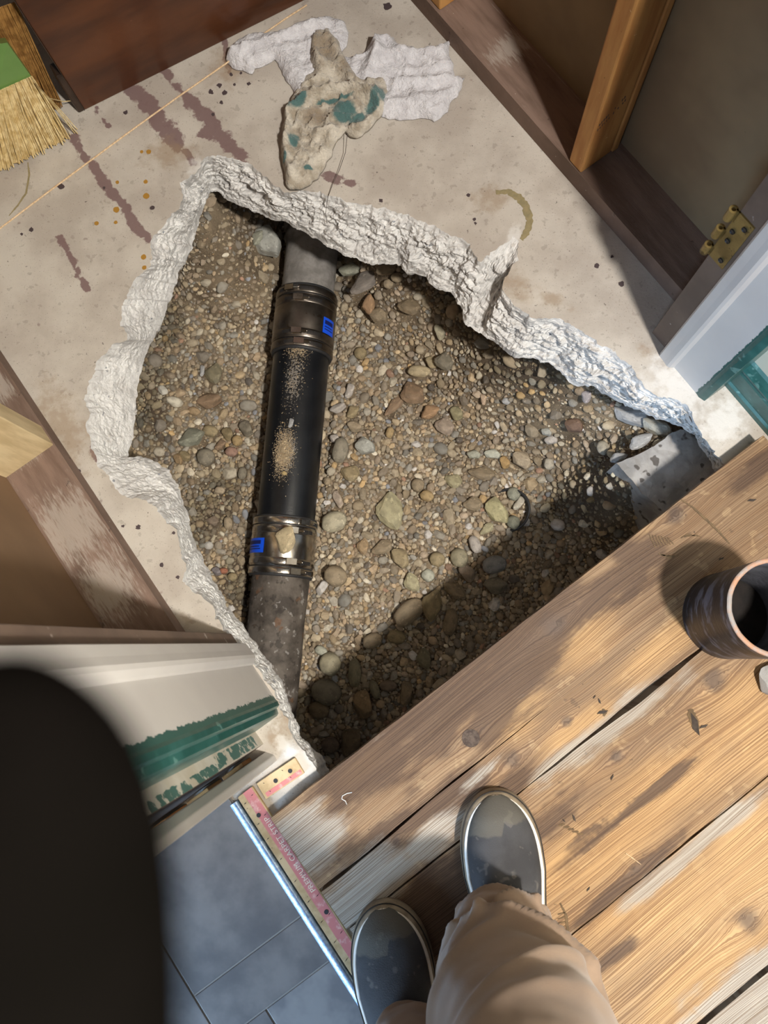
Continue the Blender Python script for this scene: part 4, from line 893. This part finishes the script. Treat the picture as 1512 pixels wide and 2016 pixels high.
s2 = P(866, 22, ZP); box('stud', s2, -RA, RBv, .038, .089, ZP, 2.3, m_stud, wr_, bev=.003)
# small stamp on the wide face of the stud
for i in range(13):
    for rr in range(2):
        if random.random() < .2: continue
        x = .006+.0034*i; z = .135+.0024*i+.011*rr; c = s1+RBv*x-RA*(-.0003); h_ = random.uniform(.003, .006); w_ = random.uniform(.0010, .0022)
        box('stamp_mark', s1+RBv*x+RA*.0, RA, RBv, .0003, w_, z, z+h_, m_dark, wr_, bev=0)
# ------------------------------------------------------------------ door wall and jambs
wf = empty('wall_front', (0, 0, 0), kind='structure'); dr = empty('door_1', (0, 0, 0), kind='structure')
JL = P(455, 1247); JR = P(1283, 655)
aL, bL = AB(JL); aRr, bR = AB(JR); DW = (AB(P(545, 1375))[0]-aL)
HT = 2.3
# left side ----  (a measured towards the room, b towards the opening)
def LP_(da, db): return W(aL+da, bL+db)
l1 = AB(P(470, 1272))[0]-aL; l2 = AB(P(500, 1305))[0]-aL; l3 = AB(P(545, 1375))[0]-aL; l4 = AB(P(552, 1400))[0]-aL
dbf = AB(P(545, 1378))[1]-bL
prism('rebate', [LP_(0, 0), LP_(l1, 0), LP_(l1, -.03), LP_(0, -.03)], .0, HT, m_brownp, dr, bev=.001, label='brown dusty hinge rebate of the left jamb')
def stopprof(f, s0, s1, base, h=.011):
    return [f(s0, base-.02), f(s0, base+h*.55), f(s0+.003, base+h*.85), f(s0+(s1-s0)*.45, base+h*.9), f(s0+(s1-s0)*.72, base+h), f(s0+(s1-s0)*.86, base+h*.85), f(s1, base+h*.3), f(s1+.0015, base), f(s1, base-.02)]
prism('door_stop', stopprof(LP_, l1, l2, dbf*.4), .0, HT, m_white, dr)
fl0 = dbf*.4; 
def jface(name, f, s0, s1, b0_, mat, parent):
    """jamb face built as a grid so the ragged teal edge can be painted on as a mask"""
    V = []; mk = []; nz_, na = 90, 14
    for i in range(nz_+1):
        for j in range(na+1):
            t = j/na; p = f(s0+(s1-s0)*t, b0_); V.append((p.x, p.y, HT*i/nz_)); mk.append((max(0, min(1, .5+(t-.88)*4)), 0, 0, 1))
    return V, mk, grid_faces(nz_+1, na+1)
V, mk, fc = jface('j', LP_, l2, l3, fl0, None, None); mesh('jamb_face', V, fc, m_jamb, dr, mask=mk)
prism('jamb_board', [LP_(l1, fl0-.001), LP_(l3, fl0-.001), LP_(l3, fl0-.02), LP_(l1, fl0-.02)], 0, HT, m_white, dr)
prism('casing', [LP_(l3, fl0), LP_(l3+.004, fl0+.001), LP_(l3+.010, fl0-.0), LP_(l3+.012, fl0-.006), LP_(l3+.019, fl0-.008), LP_(l3+.021, fl0-.012), LP_(l3+.021, fl0-.05), LP_(l3, fl0-.05)], .0, HT, m_green, dr, label='teal painted casing edge of the left jamb')
wbL = AB(P(500, 1436))[1]-bL; wa0 = l3+.021; wa1 = AB(P(525, 1480))[0]-aL-.012
V = []; mk = []
for i in range(121):
    for j in range(13):
        t = j/12; p = LP_(wa0-.01+(wa1-wa0+.01)*t, wbL); z = HT*i/120; V.append((p.x, p.y, z)); mk.append(((.60 if (.03 < z < .24 and .40 < t < .93) else .56 if (.24 <= z < .55 and .62 < t < 1.1) else .1)-.06*abs(math.sin(z*23)), 0, 0, 1))
mesh('patched_strip', V, grid_faces(121, 13), m_whitep, wf, mask=mk, label='plaster strip with scraped teal paint patches')
prism('wall_core', [LP_(.002, -.03), LP_(l3+.0, -.03), LP_(wa0, wbL-.001), LP_(wa1, wbL-.001), LP_(wa1, -1.2), LP_(.002, -1.2)], .0, HT, m_brownp, wf)
prism('casing_board', [P(523, 1480), P(540, 1486), P(546, 1497), P(481, 1545), P(440, 1574), P(450, 1540)], 0, HT, m_white, dr, bev=.0015, label='loose white casing board beside the left jamb')
for i in range(5):
    p = LP_(wa1+.004, wbL-.03-.05*i+random.uniform(-.01, .01)); box('lath_scrap', p, -UB, UA, .035, .006, .0, .05+.02*i, m_stud, wf, bev=.001)
# right side ----
def RP_(da, db): return Vector((JR.x, JR.y, 0))+RD*da+RN*db
RD = (P(1370, 780)-JR).normalized(); RD = UA.copy(); RN = -UB
r1 = (P(1307, 690)-JR).dot(UA); r2 = (P(1335, 718)-JR).dot(UA); r3 = (P(1372, 775)-JR).dot(UA); rb = (P(1370, 778)-JR).dot(RN)
r1 = max(r1, .025)
prism('rebate', [RP_(0, 0), RP_(r1, 0), RP_(r1, -.03), RP_(0, -.03)], .0, HT, m_brownp, dr, bev=.001, label='brown dusty hinge rebate of the right jamb')
prism('door_stop', stopprof(RP_, r1, r2, rb*.5), 0, HT, m_white, dr)
V, mk, fc = jface('j', RP_, r2, r3, rb*.8, None, None)
mk = [(max(0, min(1, .5+(((i % 15)/14)-.95)*5)), 0, 0, 1) for i in range(len(V))]; mesh('jamb_face', V, [f[::-1] for f in fc], m_jamb, dr, mask=mk)
prism('jamb_board', [RP_(r1, rb*.8-.001), RP_(r3, rb*.8-.001), RP_(r3, -.04), RP_(r1, -.04)], 0, HT, m_white, dr)
prism('casing', [RP_(r3, rb*.8), RP_(r3+.006, rb*.8+.001), RP_(r3+.016, rb*.8-.002), RP_(r3+.016, -.06), RP_(r3, -.06)], 0, HT, m_green, dr, bev=.0008, label='teal painted casing edge of the right jamb')
prism('wall_core', [RP_(.0, -.03), RP_(r3, -.03), RP_(r3+.0, -1.3), RP_(.0, -1.3)], .0, HT, m_brownp, wf)
# side wall of the room and its green baseboard
g0 = P(1423, 755); g1 = P(1512, 862); GD = UA; gb = AB(g0)[1]
w2 = empty('wall_back', (0, 0, 0), kind='structure'); ga0 = AB(g0)[0]-.06
box('wall_sheet', W(ga0, gb+.014), UA, UB, 1.6, .1, 0, HT, m_cream, w2, bev=0)
V = []
for a in (ga0, ga0+1.6):
    for (db, z) in ((0, .0), (.0, .012), (.003, .016), (.003, .05), (.0045, .056), (.003, .062), (.006, .070), (.010, .078), (.014, .082), (.015, 0)): V.append(W(a, gb+db, z))
mesh('baseboard_right', V, grid_faces(2, 10, True)+[tuple(range(10)), tuple(range(10, 20))[::-1]], m_green, None, kind='structure')
# hinge on the right rebate
hg = empty('hinge', RP_(.0, .002)+Vector((0, 0, .25)), label='worn brass door hinge leaf with open knuckles on the right door jamb', cat='hinge')
prism('leaf', [RP_(.0, .0), RP_(.026, .0), RP_(.026, .0022), RP_(.0, .0022)], .25, .345, m_brass, hg)
for z0, z1 in ((.25, .268), (.288, .306), (.326, .345)):
    c = RP_(-.006, .004); V = []; n = 12
    for z in (z0, z1):
        for r in (.0055,):
            V += [(c.x+r*math.cos(a), c.y+r*math.sin(a), z) for a in [2*math.pi*i/n for i in range(n)]]
        V += [(c.x+.0028*math.cos(a), c.y+.0028*math.sin(a), z) for a in [2*math.pi*i/n for i in range(n)]]
    f = []
    for i in range(n):
        j = (i+1) % n; f += [(i, j, 2*n+j, 2*n+i), (n+i, 3*n+i, 3*n+j, n+j), (i, n+i, n+j, j), (2*n+i, 2*n+j, 3*n+j, 3*n+i)]
    mesh('knuckle', V, f, m_brass, hg)
    prism('knuckle_tab', [RP_(-.004, .0022), RP_(.002, .0022), RP_(.002, .0), RP_(-.004, .0)], z0, z1, m_brass, hg)
for z, x in ((.262, .018), (.262+.035, .010), (.333, .018), (.315, .008)):
    c = RP_(x, .0025); tube('screw', [c+Vector((0, 0, z)), c+RN*.0016+Vector((0, 0, z))], .0036, m_nail, hg, seg=8)
# ------------------------------------------------------------------ dark brown door slab / panel at the far end
pn0 = P(168, 218); pn1 = P(608, -2); PD = (pn1-pn0).normalized(); PN = Vector((-PD.y, PD.x, 0))
if PN.y < 0: PN = -PN
e = empty('wooden_panel', pn0, label='tall dark brown wood veneer panel standing on the concrete behind the broom', cat='panel')
box('panel', pn0, PD, PN, .50, .036, .001, 2.0, m_mahog, e, bev=.002)
box('worn_edge', pn0-PD*.0012, PD, PN, .0012, .036, .001, 2.0, m_darkedge, e, bev=0, label='dark worn narrow edge')
pc = pn0-PD*.0105+PN*.004
box('corner_foot', pn0-PD*.012, PD, PN, .0125, .03, .0, .085, m_darkedge, e, bev=.003, label='short dark scuffed foot piece at the corner')
# ------------------------------------------------------------------ broom
br = empty('broom', P(40, 300, .0), label='broom with long straw bristles and a green plastic cap in the upper left corner', cat='broom')
def bristles(name, n, ra, rb_, ta_, tb_, zr, zt, mat, flare=.004, rad=.0011):
    V = []; Fc = []
    for i in range(n):
        t = (i+random.random())/n; lay = random.uniform(0, 1)
        r = P(ra[0]+(rb_[0]-ra[0])*t, ra[1]+(rb_[1]-ra[1])*t, zr+.018*lay-.009); q = P(ta_[0]+(tb_[0]-ta_[0])*t+random.gauss(0, 3), ta_[1]+(tb_[1]-ta_[1])*t+random.gauss(0, 4), zt+.012*lay)
        m_ = r.lerp(q, .5)+Vector((random.gauss(0, flare), random.gauss(0, flare), .004))
        v, f = tubegeo([r, m_, q], rad*random.uniform(.7, 1.2), 4, len(V)); V += v; Fc += f
    return mesh(name, V, Fc, mat, br, smooth=False, kind='stuff')
bristles('front_bristles', 620, (-60, 205), (62, 150), (-50, 356), (132, 268), .13, .002, m_brist, .0016, .00115)
bristles('rear_bristles', 420, (-40, 30), (30, 4), (62, 218), (118, 206), .20, .004, m_brist2, .0014)
for k in range(9):
    r = P(60+k, 155+k, .13); q = P(122+4*k+random.uniform(-4, 8), 275-2.5*k+random.uniform(-3, 5), .004); tube('stray_bristle', [r, r.lerp(q, .5)+Vector((.003, -.002, .004)), q], .0008, m_brist, br, seg=4)
tube('stray_bristle', [P(62, 158, .13), P(95, 193, .07), P(125, 200, .03), P(163, 196, .02)], .0009, m_brist, br, seg=4)
capz0, capz1 = .125, .24
cpts0 = [P(u, v, capz0) for u, v in ((-70, 205), (-6, 182), (62, 152), (52, 130), (-70, 170))]
V = [P(u, v, .135) for u, v in ((-75, 206), (-5, 180), (61, 150))]+[P(u, v, .215) for u, v in ((-90, 110), (-12, 88), (14, 84))]+[P(u, v, .12) for u, v in ((-75, 195), (-5, 168), (58, 142))]+[P(u, v, .19) for u, v in ((-90, 95), (-14, 78), (10, 74))]
mesh('cap', V, [(0, 1, 4, 3), (1, 2, 5, 4), (6, 9, 10, 7), (7, 10, 11, 8), (0, 6, 7, 1), (1, 7, 8, 2), (2, 8, 11, 5), (3, 4, 10, 9), (4, 5, 11, 10), (0, 3, 9, 6)], m_cap, br, label='green plastic cap')
mesh('cap_sticker', [P(28, 150, .146), P(44, 142, .146), P(36, 130, .151), P(24, 138, .151)], [(0, 1, 2, 3)], m_clear, br)
h0 = P(-42, 88, .20); tube('handle', [h0, h0+Vector((-.05, .06, .35)), h0+Vector((-.13, .16, 1.05))], .0115, m_stud2, br, seg=12)
# ------------------------------------------------------------------ string, thread
tube('string', [P(-40, 480, .004), P(100, 374, .004), P(250, 263, .005), P(350, 191, .006), P(445, 125, .008), P(520, 66, .004), P(560, 38, .003), P(604, 10, .003)], .0015, m_string, None, label='thin pale taut string crossing the floor from the left edge to the towel', cat='string')
tube('thread', [P(684, 262, .02), P(680, 300, .012), P(668, 335, .01), P(655, 362, .006), P(645, 390, .003), P(641, 420, -.008), P(644, 440, -.02)], .0005, m_thread, None, label='loose dark thread hanging from the soiled towel to the broken edge', cat='thread')
# ------------------------------------------------------------------ towels
def cloth(name, poly, ridges, mat, lab, base=.004, thick=.010, maskf=None, step=.0035, wave=.003, grp=None, rid=.005):
    L = [P(u, v, .01) for u, v in poly]; B = []
    for i in range(len(L)):
        a, b = L[i], L[(i+1) % len(L)]; n = max(2, int((b-a).length/.004))
        for k in range(n):
            q = a.lerp(b, k/n); B.append(q+Vector((noise.noise(q*90), noise.noise(q*90+Vector((4, 4, 0))), 0))*.0028)
    V2, T = tri(B, None, step); d = segdist(V2, B, True); z = base+thick*np.sqrt(np.clip(d/.012, 0, 1))
    for pts, h, wd in ridges:
        dd = segdist(V2, [P(u, v, .01) for u, v in pts]); z += h*np.exp(-(dd/(wd/1310.))**1.35)*np.clip(d/.010, 0, 1)
    z += np.array([wave*noise.noise(Vector((x*28, y*28, 2)))*2+1.25*rid*(max(0, 1-abs(noise.noise(Vector((x*30+y*14, y*38-x*10, 5))))*4)**1.5*1.5-.5)+.55*rid*(max(0, 1-abs(noise.noise(Vector((x*70+y*20, y*84, 8))))*4)**1.4*1.5-.5)+.0012*noise.noise(Vector((x*150, y*150, 2))) for x, y in V2])*np.clip(d/.008, 0, 1)
    z = np.maximum(z, base)
    n = len(V2); bot = np.column_stack([V2, np.full(n, base*.5)]); Vv = np.concatenate([np.column_stack([V2, z]), bot])
    # boundary edges -> walls
    E = {}
    for t in T:
        for a, b in ((t[0], t[1]), (t[1], t[2]), (t[2], t[0])): E[(a, b)] = E.get((a, b), 0)+1
    wall = []
    for (a, b) in E:
        if (b, a) not in E: wall += [(b, a, a+n), (b, a+n, b+n)]
    TT = np.concatenate([T, T[:, ::-1]+n, np.array(wall)]); mk = None
    if maskf is not None: m_ = maskf(V2); mk = np.concatenate([m_, m_])
    return fastmesh(name, Vv, TT, mat, None, smooth=True, mask=mk, label=lab, cat='towel', group=grp)
cloth('towel', [(443, 112), (450, 92), (470, 72), (500, 60), (530, 62), (560, 56), (590, 42), (620, 32), (650, 27), (678, 38), (686, 58), (682, 85), (664, 106), (690, 108), (720, 96), (735, 78), (750, 68), (775, 70), (792, 92), (830, 94), (860, 88), (888, 73), (884, 98), (894, 128), (893, 150), (916, 148), (905, 178), (884, 200), (882, 215), (856, 234), (838, 228),
    (800, 230), (762, 230), (742, 222), (700, 210), (640, 200), (600, 200), (580, 190), (577, 172), (560, 150), (545, 120), (540, 112), (520, 122), (500, 130), (495, 140), (480, 136), (455, 128)],
    [([(450, 108), (500, 95), (560, 72), (640, 48)], .012, 14), ([(500, 128), (550, 100), (620, 85)], .006, 9), ([(560, 110), (590, 150), (590, 180)], .006, 10), ([(738, 80), (742, 110), (725, 150)], .022, 13), ([(760, 76), (790, 110)], .010, 9), ([(750, 112), (820, 110), (880, 95)], .012, 16), ([(780, 165), (840, 165), (900, 155)], .013, 9),
     ([(760, 205), (820, 200), (885, 190)], .010, 12), ([(770, 140), (830, 142), (890, 125)], .005, 6), ([(850, 232), (840, 215)], .008, 6), ([(700, 120), (690, 150)], .008, 12)],
    m_towel, 'white terry towel spread on the concrete beneath the soiled one', rid=.0024)
def tmask(V):
    m = np.zeros((len(V), 4)); m[:, 0] = blob(V, [(680, 236, 26, 24, 0), (590, 222, 26, 11, 25), (583, 292, 11, 16, 0), (750, 205, 14, 16, 30), (705, 252, 22, 12, 30), (735, 225, 12, 24, -30), (612, 348, 10, 5, 0), (660, 212, 40, 5, 10), (566, 330, 6, 10, 0)])
    m[:, 1] = blob(V, [(625, 245, 30, 16, 15), (640, 110, 30, 40, 0), (720, 165, 26, 14, 0), (690, 140, 20, 26, 0)]); return m
cloth('towel', [(622, 62), (647, 60), (660, 76), (669, 91), (676, 108), (684, 124), (697, 142), (706, 158), (727, 156), (753, 153), (758, 166), (764, 182), (764, 200), (758, 216), (744, 234), (731, 250), (716, 262), (702, 272), (690, 268), (680, 259), (672, 266), (662, 280), (651, 306), (640, 326), (628, 348), (604, 367), (588, 372), (571, 373), (563, 362), (560, 345), (553, 309), (556, 262), (560, 226), (578, 189), (590, 170), (603, 152), (618, 142), (611, 120), (611, 87)],
    [([(565, 228), (600, 208), (650, 185), (700, 182), (735, 200), (755, 212)], .020, 8), ([(568, 240), (562, 290), (570, 350)], .020, 9), ([(620, 70), (618, 110), (630, 135)], .018, 10), ([(655, 80), (680, 125), (705, 165)], .014, 9), ([(640, 140), (620, 180)], .008, 12), ([(745, 225), (715, 258), (695, 262)], .014, 8), ([(590, 250), (600, 278), (655, 262)], .009, 5), ([(610, 300), (590, 345)], .007, 14), ([(730, 165), (745, 190)], .010, 9), ([(600, 340), (640, 300), (655, 275)], .006, 6), ([(655, 235), (700, 215)], .004, 8)],
    m_towel2, 'soiled beige terry towel with teal paint stains lying on top of the white one', base=.013, thick=.007, maskf=tmask, rid=.0048)
# ------------------------------------------------------------------ person: shoes, trousers, hand close to the lens, coloured dark for shade
per = empty('person', (P(880, 1850).x, P(880, 1850).y, ZP), label='person on the planks in charcoal slip-on shoes and khaki trousers, finger near lens coloured dark for shade', cat='person')
def shoe(toe_px, dirpx, lab):
    toe = P(toe_px[0], toe_px[1], ZP+.02); d = P(dirpx[0], dirpx[1], ZP+.02)-toe; d = d.normalized(); sd = Vector((-d.y, d.x, 0)); Lg = .290
    e = empty('shoe', toe); e.parent = per; e.matrix_parent_inverse = Matrix.Translation(-per.location); e['label'] = lab
    def hw(t):                                            # half width, t = 0 toe .. 1 heel
        a = (1-(1-min(t/.30, 1))**2.3)**.5 if t < .30 else 1
        mid = .0535 if t < .36 else .0535-.0125*math.sin(min((t-.36)/.45, 1)*math.pi/2)
        hl = (1-max(0, (t-.88)/.12)**2.2)**.5 if t > .88 else 1
        return max(.0005, a*mid*hl)
    n = 44; ts = [.5-.5*math.cos(math.pi*i/n) for i in range(n+1)]
    def outline(off, sh=0):
        pts = []
        for t in ts: pts.append(toe+d*(Lg*t+(off*(t-.5)*-2*-1 if False else off*(2*t-1)))+sd*(hw(t)+off*(1 if hw(t) > .001 else 0)))
        for t in ts[::-1][1:-1]: pts.append(toe+d*(Lg*t+off*(2*t-1))-sd*(hw(t)+off))
        return pts
    z0 = ZP+.0006; V = []; o0 = outline(0); m = len(o0)
    prof = [(-.002, 0), (.0015, .003), (.002, .010), (.0005, .022), (-.002, .029), (-.006, .031)]
    for off, z in prof: V += [Vector((q.x, q.y, z0+z)) for q in outline(off)]
    mesh('sole', V, grid_faces(len(prof), m, True)+[tuple(range(m))[::-1], tuple((len(prof)-1)*m+i for i in range(m))], m_sole, e, smooth=True, label='scuffed beige rubber sole')
    q = [Vector((a.x, a.y, z0+.0305)) for a in outline(-.005)]; tube('piping', q+[q[0]], .0026, m_stripe, e, seg=8, label='off white piping around the upper')
    q = [Vector((a.x, a.y, z0+.0238)) for a in outline(.0004)]; tube('sole_line', q+[q[0]], .0009, m_line, e, seg=6)
    # upper: dome lofted across
    nt, na = 40, 25; V = []
    for i in range(nt+1):
        t = .012+.978*(.5-.5*math.cos(math.pi*i/nt)); h = .026*min(1, (t/.10))**.5+.034*math.sin(min(t/.55, 1)*math.pi/2)**1.6+(.02*min(1, max(0, (t-.5)/.35)))
        h *= min(1, ((1-t)/.03+.35))
        for j in range(na):
            a = math.pi*j/(na-1); x = math.cos(a); wv = max(hw(t)-.0065, .001); zz = max(0, math.sin(a))**.72
            p = toe+d*(Lg*t)+sd*(wv*abs(x)**.92*(1 if x > 0 else -1)*(1-.10*zz*(t > .4)*(t-.4)*2)); cr = .0012*math.sin(t*130)*math.exp(-((t-.42)/.05)**2)
            V.append(Vector((p.x, p.y, z0+.024+h*zz+cr)))
    mk = []
    for i in range(nt+1):
        t = .012+.978*(.5-.5*math.cos(math.pi*i/nt))
        for j in range(na): mk.append((max(0, min(1, .5+(.17-t-(.05 if j < na*.45 else 0))*7)), 0, 0, 1))
    mesh('upper', V, grid_faces(nt+1, na), m_shoe, e, smooth=True, mask=mk)
    # patch on the toe
    return e, toe, d, sd
shR = shoe((972, 1557), (1012, 1850), 'right shoe, charcoal canvas slip-on with lighter toe')
shL = shoe((752, 1778), (800, 2060), 'left shoe, charcoal canvas slip-on in the shade')
# lighter toe patch
def leg(name, rings, nseg=90, folds=(), zoff=0):
    V = []; C = []
    # interpolate rings (u, v, z, r, squash)
    pts = [(P(u, v, z), r) for u, v, z, r in rings]; out = []
    for i in range(len(pts)-1):
        for k in range(18):
            t = k/18; out.append((pts[i][0].lerp(pts[i+1][0], t), pts[i][1]+(pts[i+1][1]-pts[i][1])*t))
    out.append(pts[-1])
    for _ in range(6): out = [out[0]]+[((out[i-1][0]+out[i][0]*2+out[i+1][0])/4, (out[i-1][1]+out[i][1]*2+out[i+1][1])/4) for i in range(1, len(out)-1)]+[out[-1]]
    for i, (c, r) in enumerate(out):
        for j in range(nseg):
            a = 2*math.pi*j/nseg; z = c.z; dr_ = 0
            for (az, zc, slope, wz, wa, amp) in folds:
                da = (a-az+math.pi) % (2*math.pi)-math.pi
                x_ = (z-zc-slope*da)/wz; dr_ += amp*(math.exp(-abs(x_)*1.5) if x_ > 0 else math.exp(-x_*x_*.8))*math.exp(-(da/wa)**2)
            dr_ += .0045*noise.fractal(Vector((math.cos(a)*1.3, math.sin(a)*1.3, z*12)), 1, 2, 3)
            hem = .014*math.cos(a+math.pi/2)*(1-min(1, i/6)) if i < 6 else 0
            V.append(Vector((c.x+(r+dr_)*math.cos(a), c.y+(r+dr_)*math.sin(a), z+hem*0)))
    return V, grid_faces(len(out), nseg, True), nseg, len(out)
N_ = math.pi/2
RF = [(N_+.2, .128, .018, .005, 1.1, .006), (N_-.1, .150, -.022, .006, 1.1, -.008), (N_-.15, .163, -.020, .006, 1.0, .009), (N_-.2, .205, .075, .010, 1.0, .014), (N_+.5, .215, .03, .008, .6, -.010), (N_-.4, .262, -.05, .009, 1.2, -.013), (N_-.3, .285, -.06, .014, 1.2, .016), (N_+.8, .31, .05, .014, .8, .010), (N_-.3, .36, .07, .016, 1.0, .013), (N_-.9, .33, -.04, .010, .7, -.010), (N_, .43, .05, .03, 1, .010)]
RR = [(992, 1850, .085, .058), (990, 1850, .10, .0585), (985, 1855, .13, .062), (985, 1875, .17, .066), (990, 1915, .22, .072), (1008, 1985, .28, .083), (1032, 2075, .35, .090), (1060, 2190, .43, .092), (1100, 2400, .55, .090), (1150, 2800, .70, .095), (1180, 3400, .86, .105)]
V1, F1, n1, m1 = leg('r', RR, folds=RF)
LLg = [(822, 2078, .085, .056), (822, 2078, .10, .0565), (822, 2085, .13, .060), (826, 2110, .17, .064), (832, 2160, .22, .070), (838, 2230, .29, .080), (842, 2320, .36, .086), (848, 2440, .45, .088), (855, 2620, .56, .090), (870, 2960, .70, .095), (890, 3500, .86, .105)]
V2, F2, n2, m2 = leg('l', LLg, folds=[(N_+.4, .13, .03, .008, .8, .008), (N_-.4, .17, -.03, .01, .8, .009)])
off = len(V1); F2 = [tuple(i+off for i in f) for f in F2]; VV = V1+V2; FF = F1+F2
# hips closing both legs
cR = sum((v for v in V1[-n1:]), Vector())/n1; cL = sum((v for v in V2[-n2:]), Vector())/n2; cm = (cR+cL)/2; xa = (cR-cL).normalized(); ya = Vector((-xa.y, xa.x, 0)); hwid = (cR-cL).length/2+.1
off = len(VV); k = 40; rows = [(0.80, .9), (.86, 1.0), (.94, 1.02), (1.0, .95)]
for z, s in rows:
    for j in range(k): a = 2*math.pi*j/k; q = cm+xa*(hwid*s*math.cos(a))+ya*(.115*s*math.sin(a)); VV.append(Vector((q.x, q.y, z)))
FF += grid_faces(4, k, True, off)+[tuple(off+3*k+i for i in range(k)), tuple(off+i for i in range(k))[::-1]]
tr = mesh('trousers', VV, FF, m_khaki, per, smooth=True)
sd_ = tr.modifiers.new('thick', 'SOLIDIFY'); sd_.thickness = .0015; sd_.offset = -1
# hand, its shade painted as near-black: one finger strays in front of the lens (a real finger a few centimetres away, blurred by the real aperture)
bm = bmesh.new(); sk = []
def chain(pts, par=None):
    prev = par
    for (x, y, z, r) in pts:
        v = bm.verts.new(CAMP(x, y, z)-per.location); sk.append(r)
        if prev is not None: bm.edges.new((prev, v))
        prev = v
    return prev
root = chain([(-.045, -.145, .000, .022)])
wrist = chain([(-.060, -.20, .01, .026), (-.09, -.28, .02, .03), (-.12, -.38, .03, .034)], root)
k1_ = chain([(-.028, -.105, -.012, .015)], root)
chain([(-.0245, -.070, -.036, .0112), (-.0230, -.042, -.047, .0118), (-.0234, -.0205, -.0490, .0112), (-.0252, -.0135, -.0492, .0078), (-.0272, -.0090, -.0492, .0035)], k1_)
for dx, lx in ((-.022, .0), (-.044, -.006), (-.064, -.016)):
    kk = chain([(-.030+dx, -.105, .0, .013)], root); chain([(-.034+dx+lx*.2, -.075, .000, .0092), (-.036+dx+lx*.4, -.055, .012, .0088), (-.036+dx+lx*.5, -.050, .030, .008)], kk)
kk = chain([(-.012, -.14, .012, .014)], root); chain([(.008, -.12, .030, .011), (.014, -.095, .040, .009)], kk)
bm.verts.ensure_lookup_table(); me = bpy.data.meshes.new('darkened_hand'); bm.to_mesh(me); bm.free()
me.skin_vertices.new(name='skin') if hasattr(me.skin_vertices, 'new') else None
gl = bpy.data.objects.new('darkened_hand', me); COL.objects.link(gl); gl.parent = per; me.materials.append(m_darkhand); gl['label'] = 'hand painted dark as if unlit, with one blurred finger covering the lower left of the view'
smod = gl.modifiers.new('skin', 'SKIN'); smod.use_smooth_shade = True
for i, r in enumerate(sk): me.skin_vertices[0].data[i].radius = (r, r)
me.skin_vertices[0].data[0].use_root = True
ss = gl.modifiers.new('sub', 'SUBSURF'); ss.levels = 2; ss.render_levels = 2
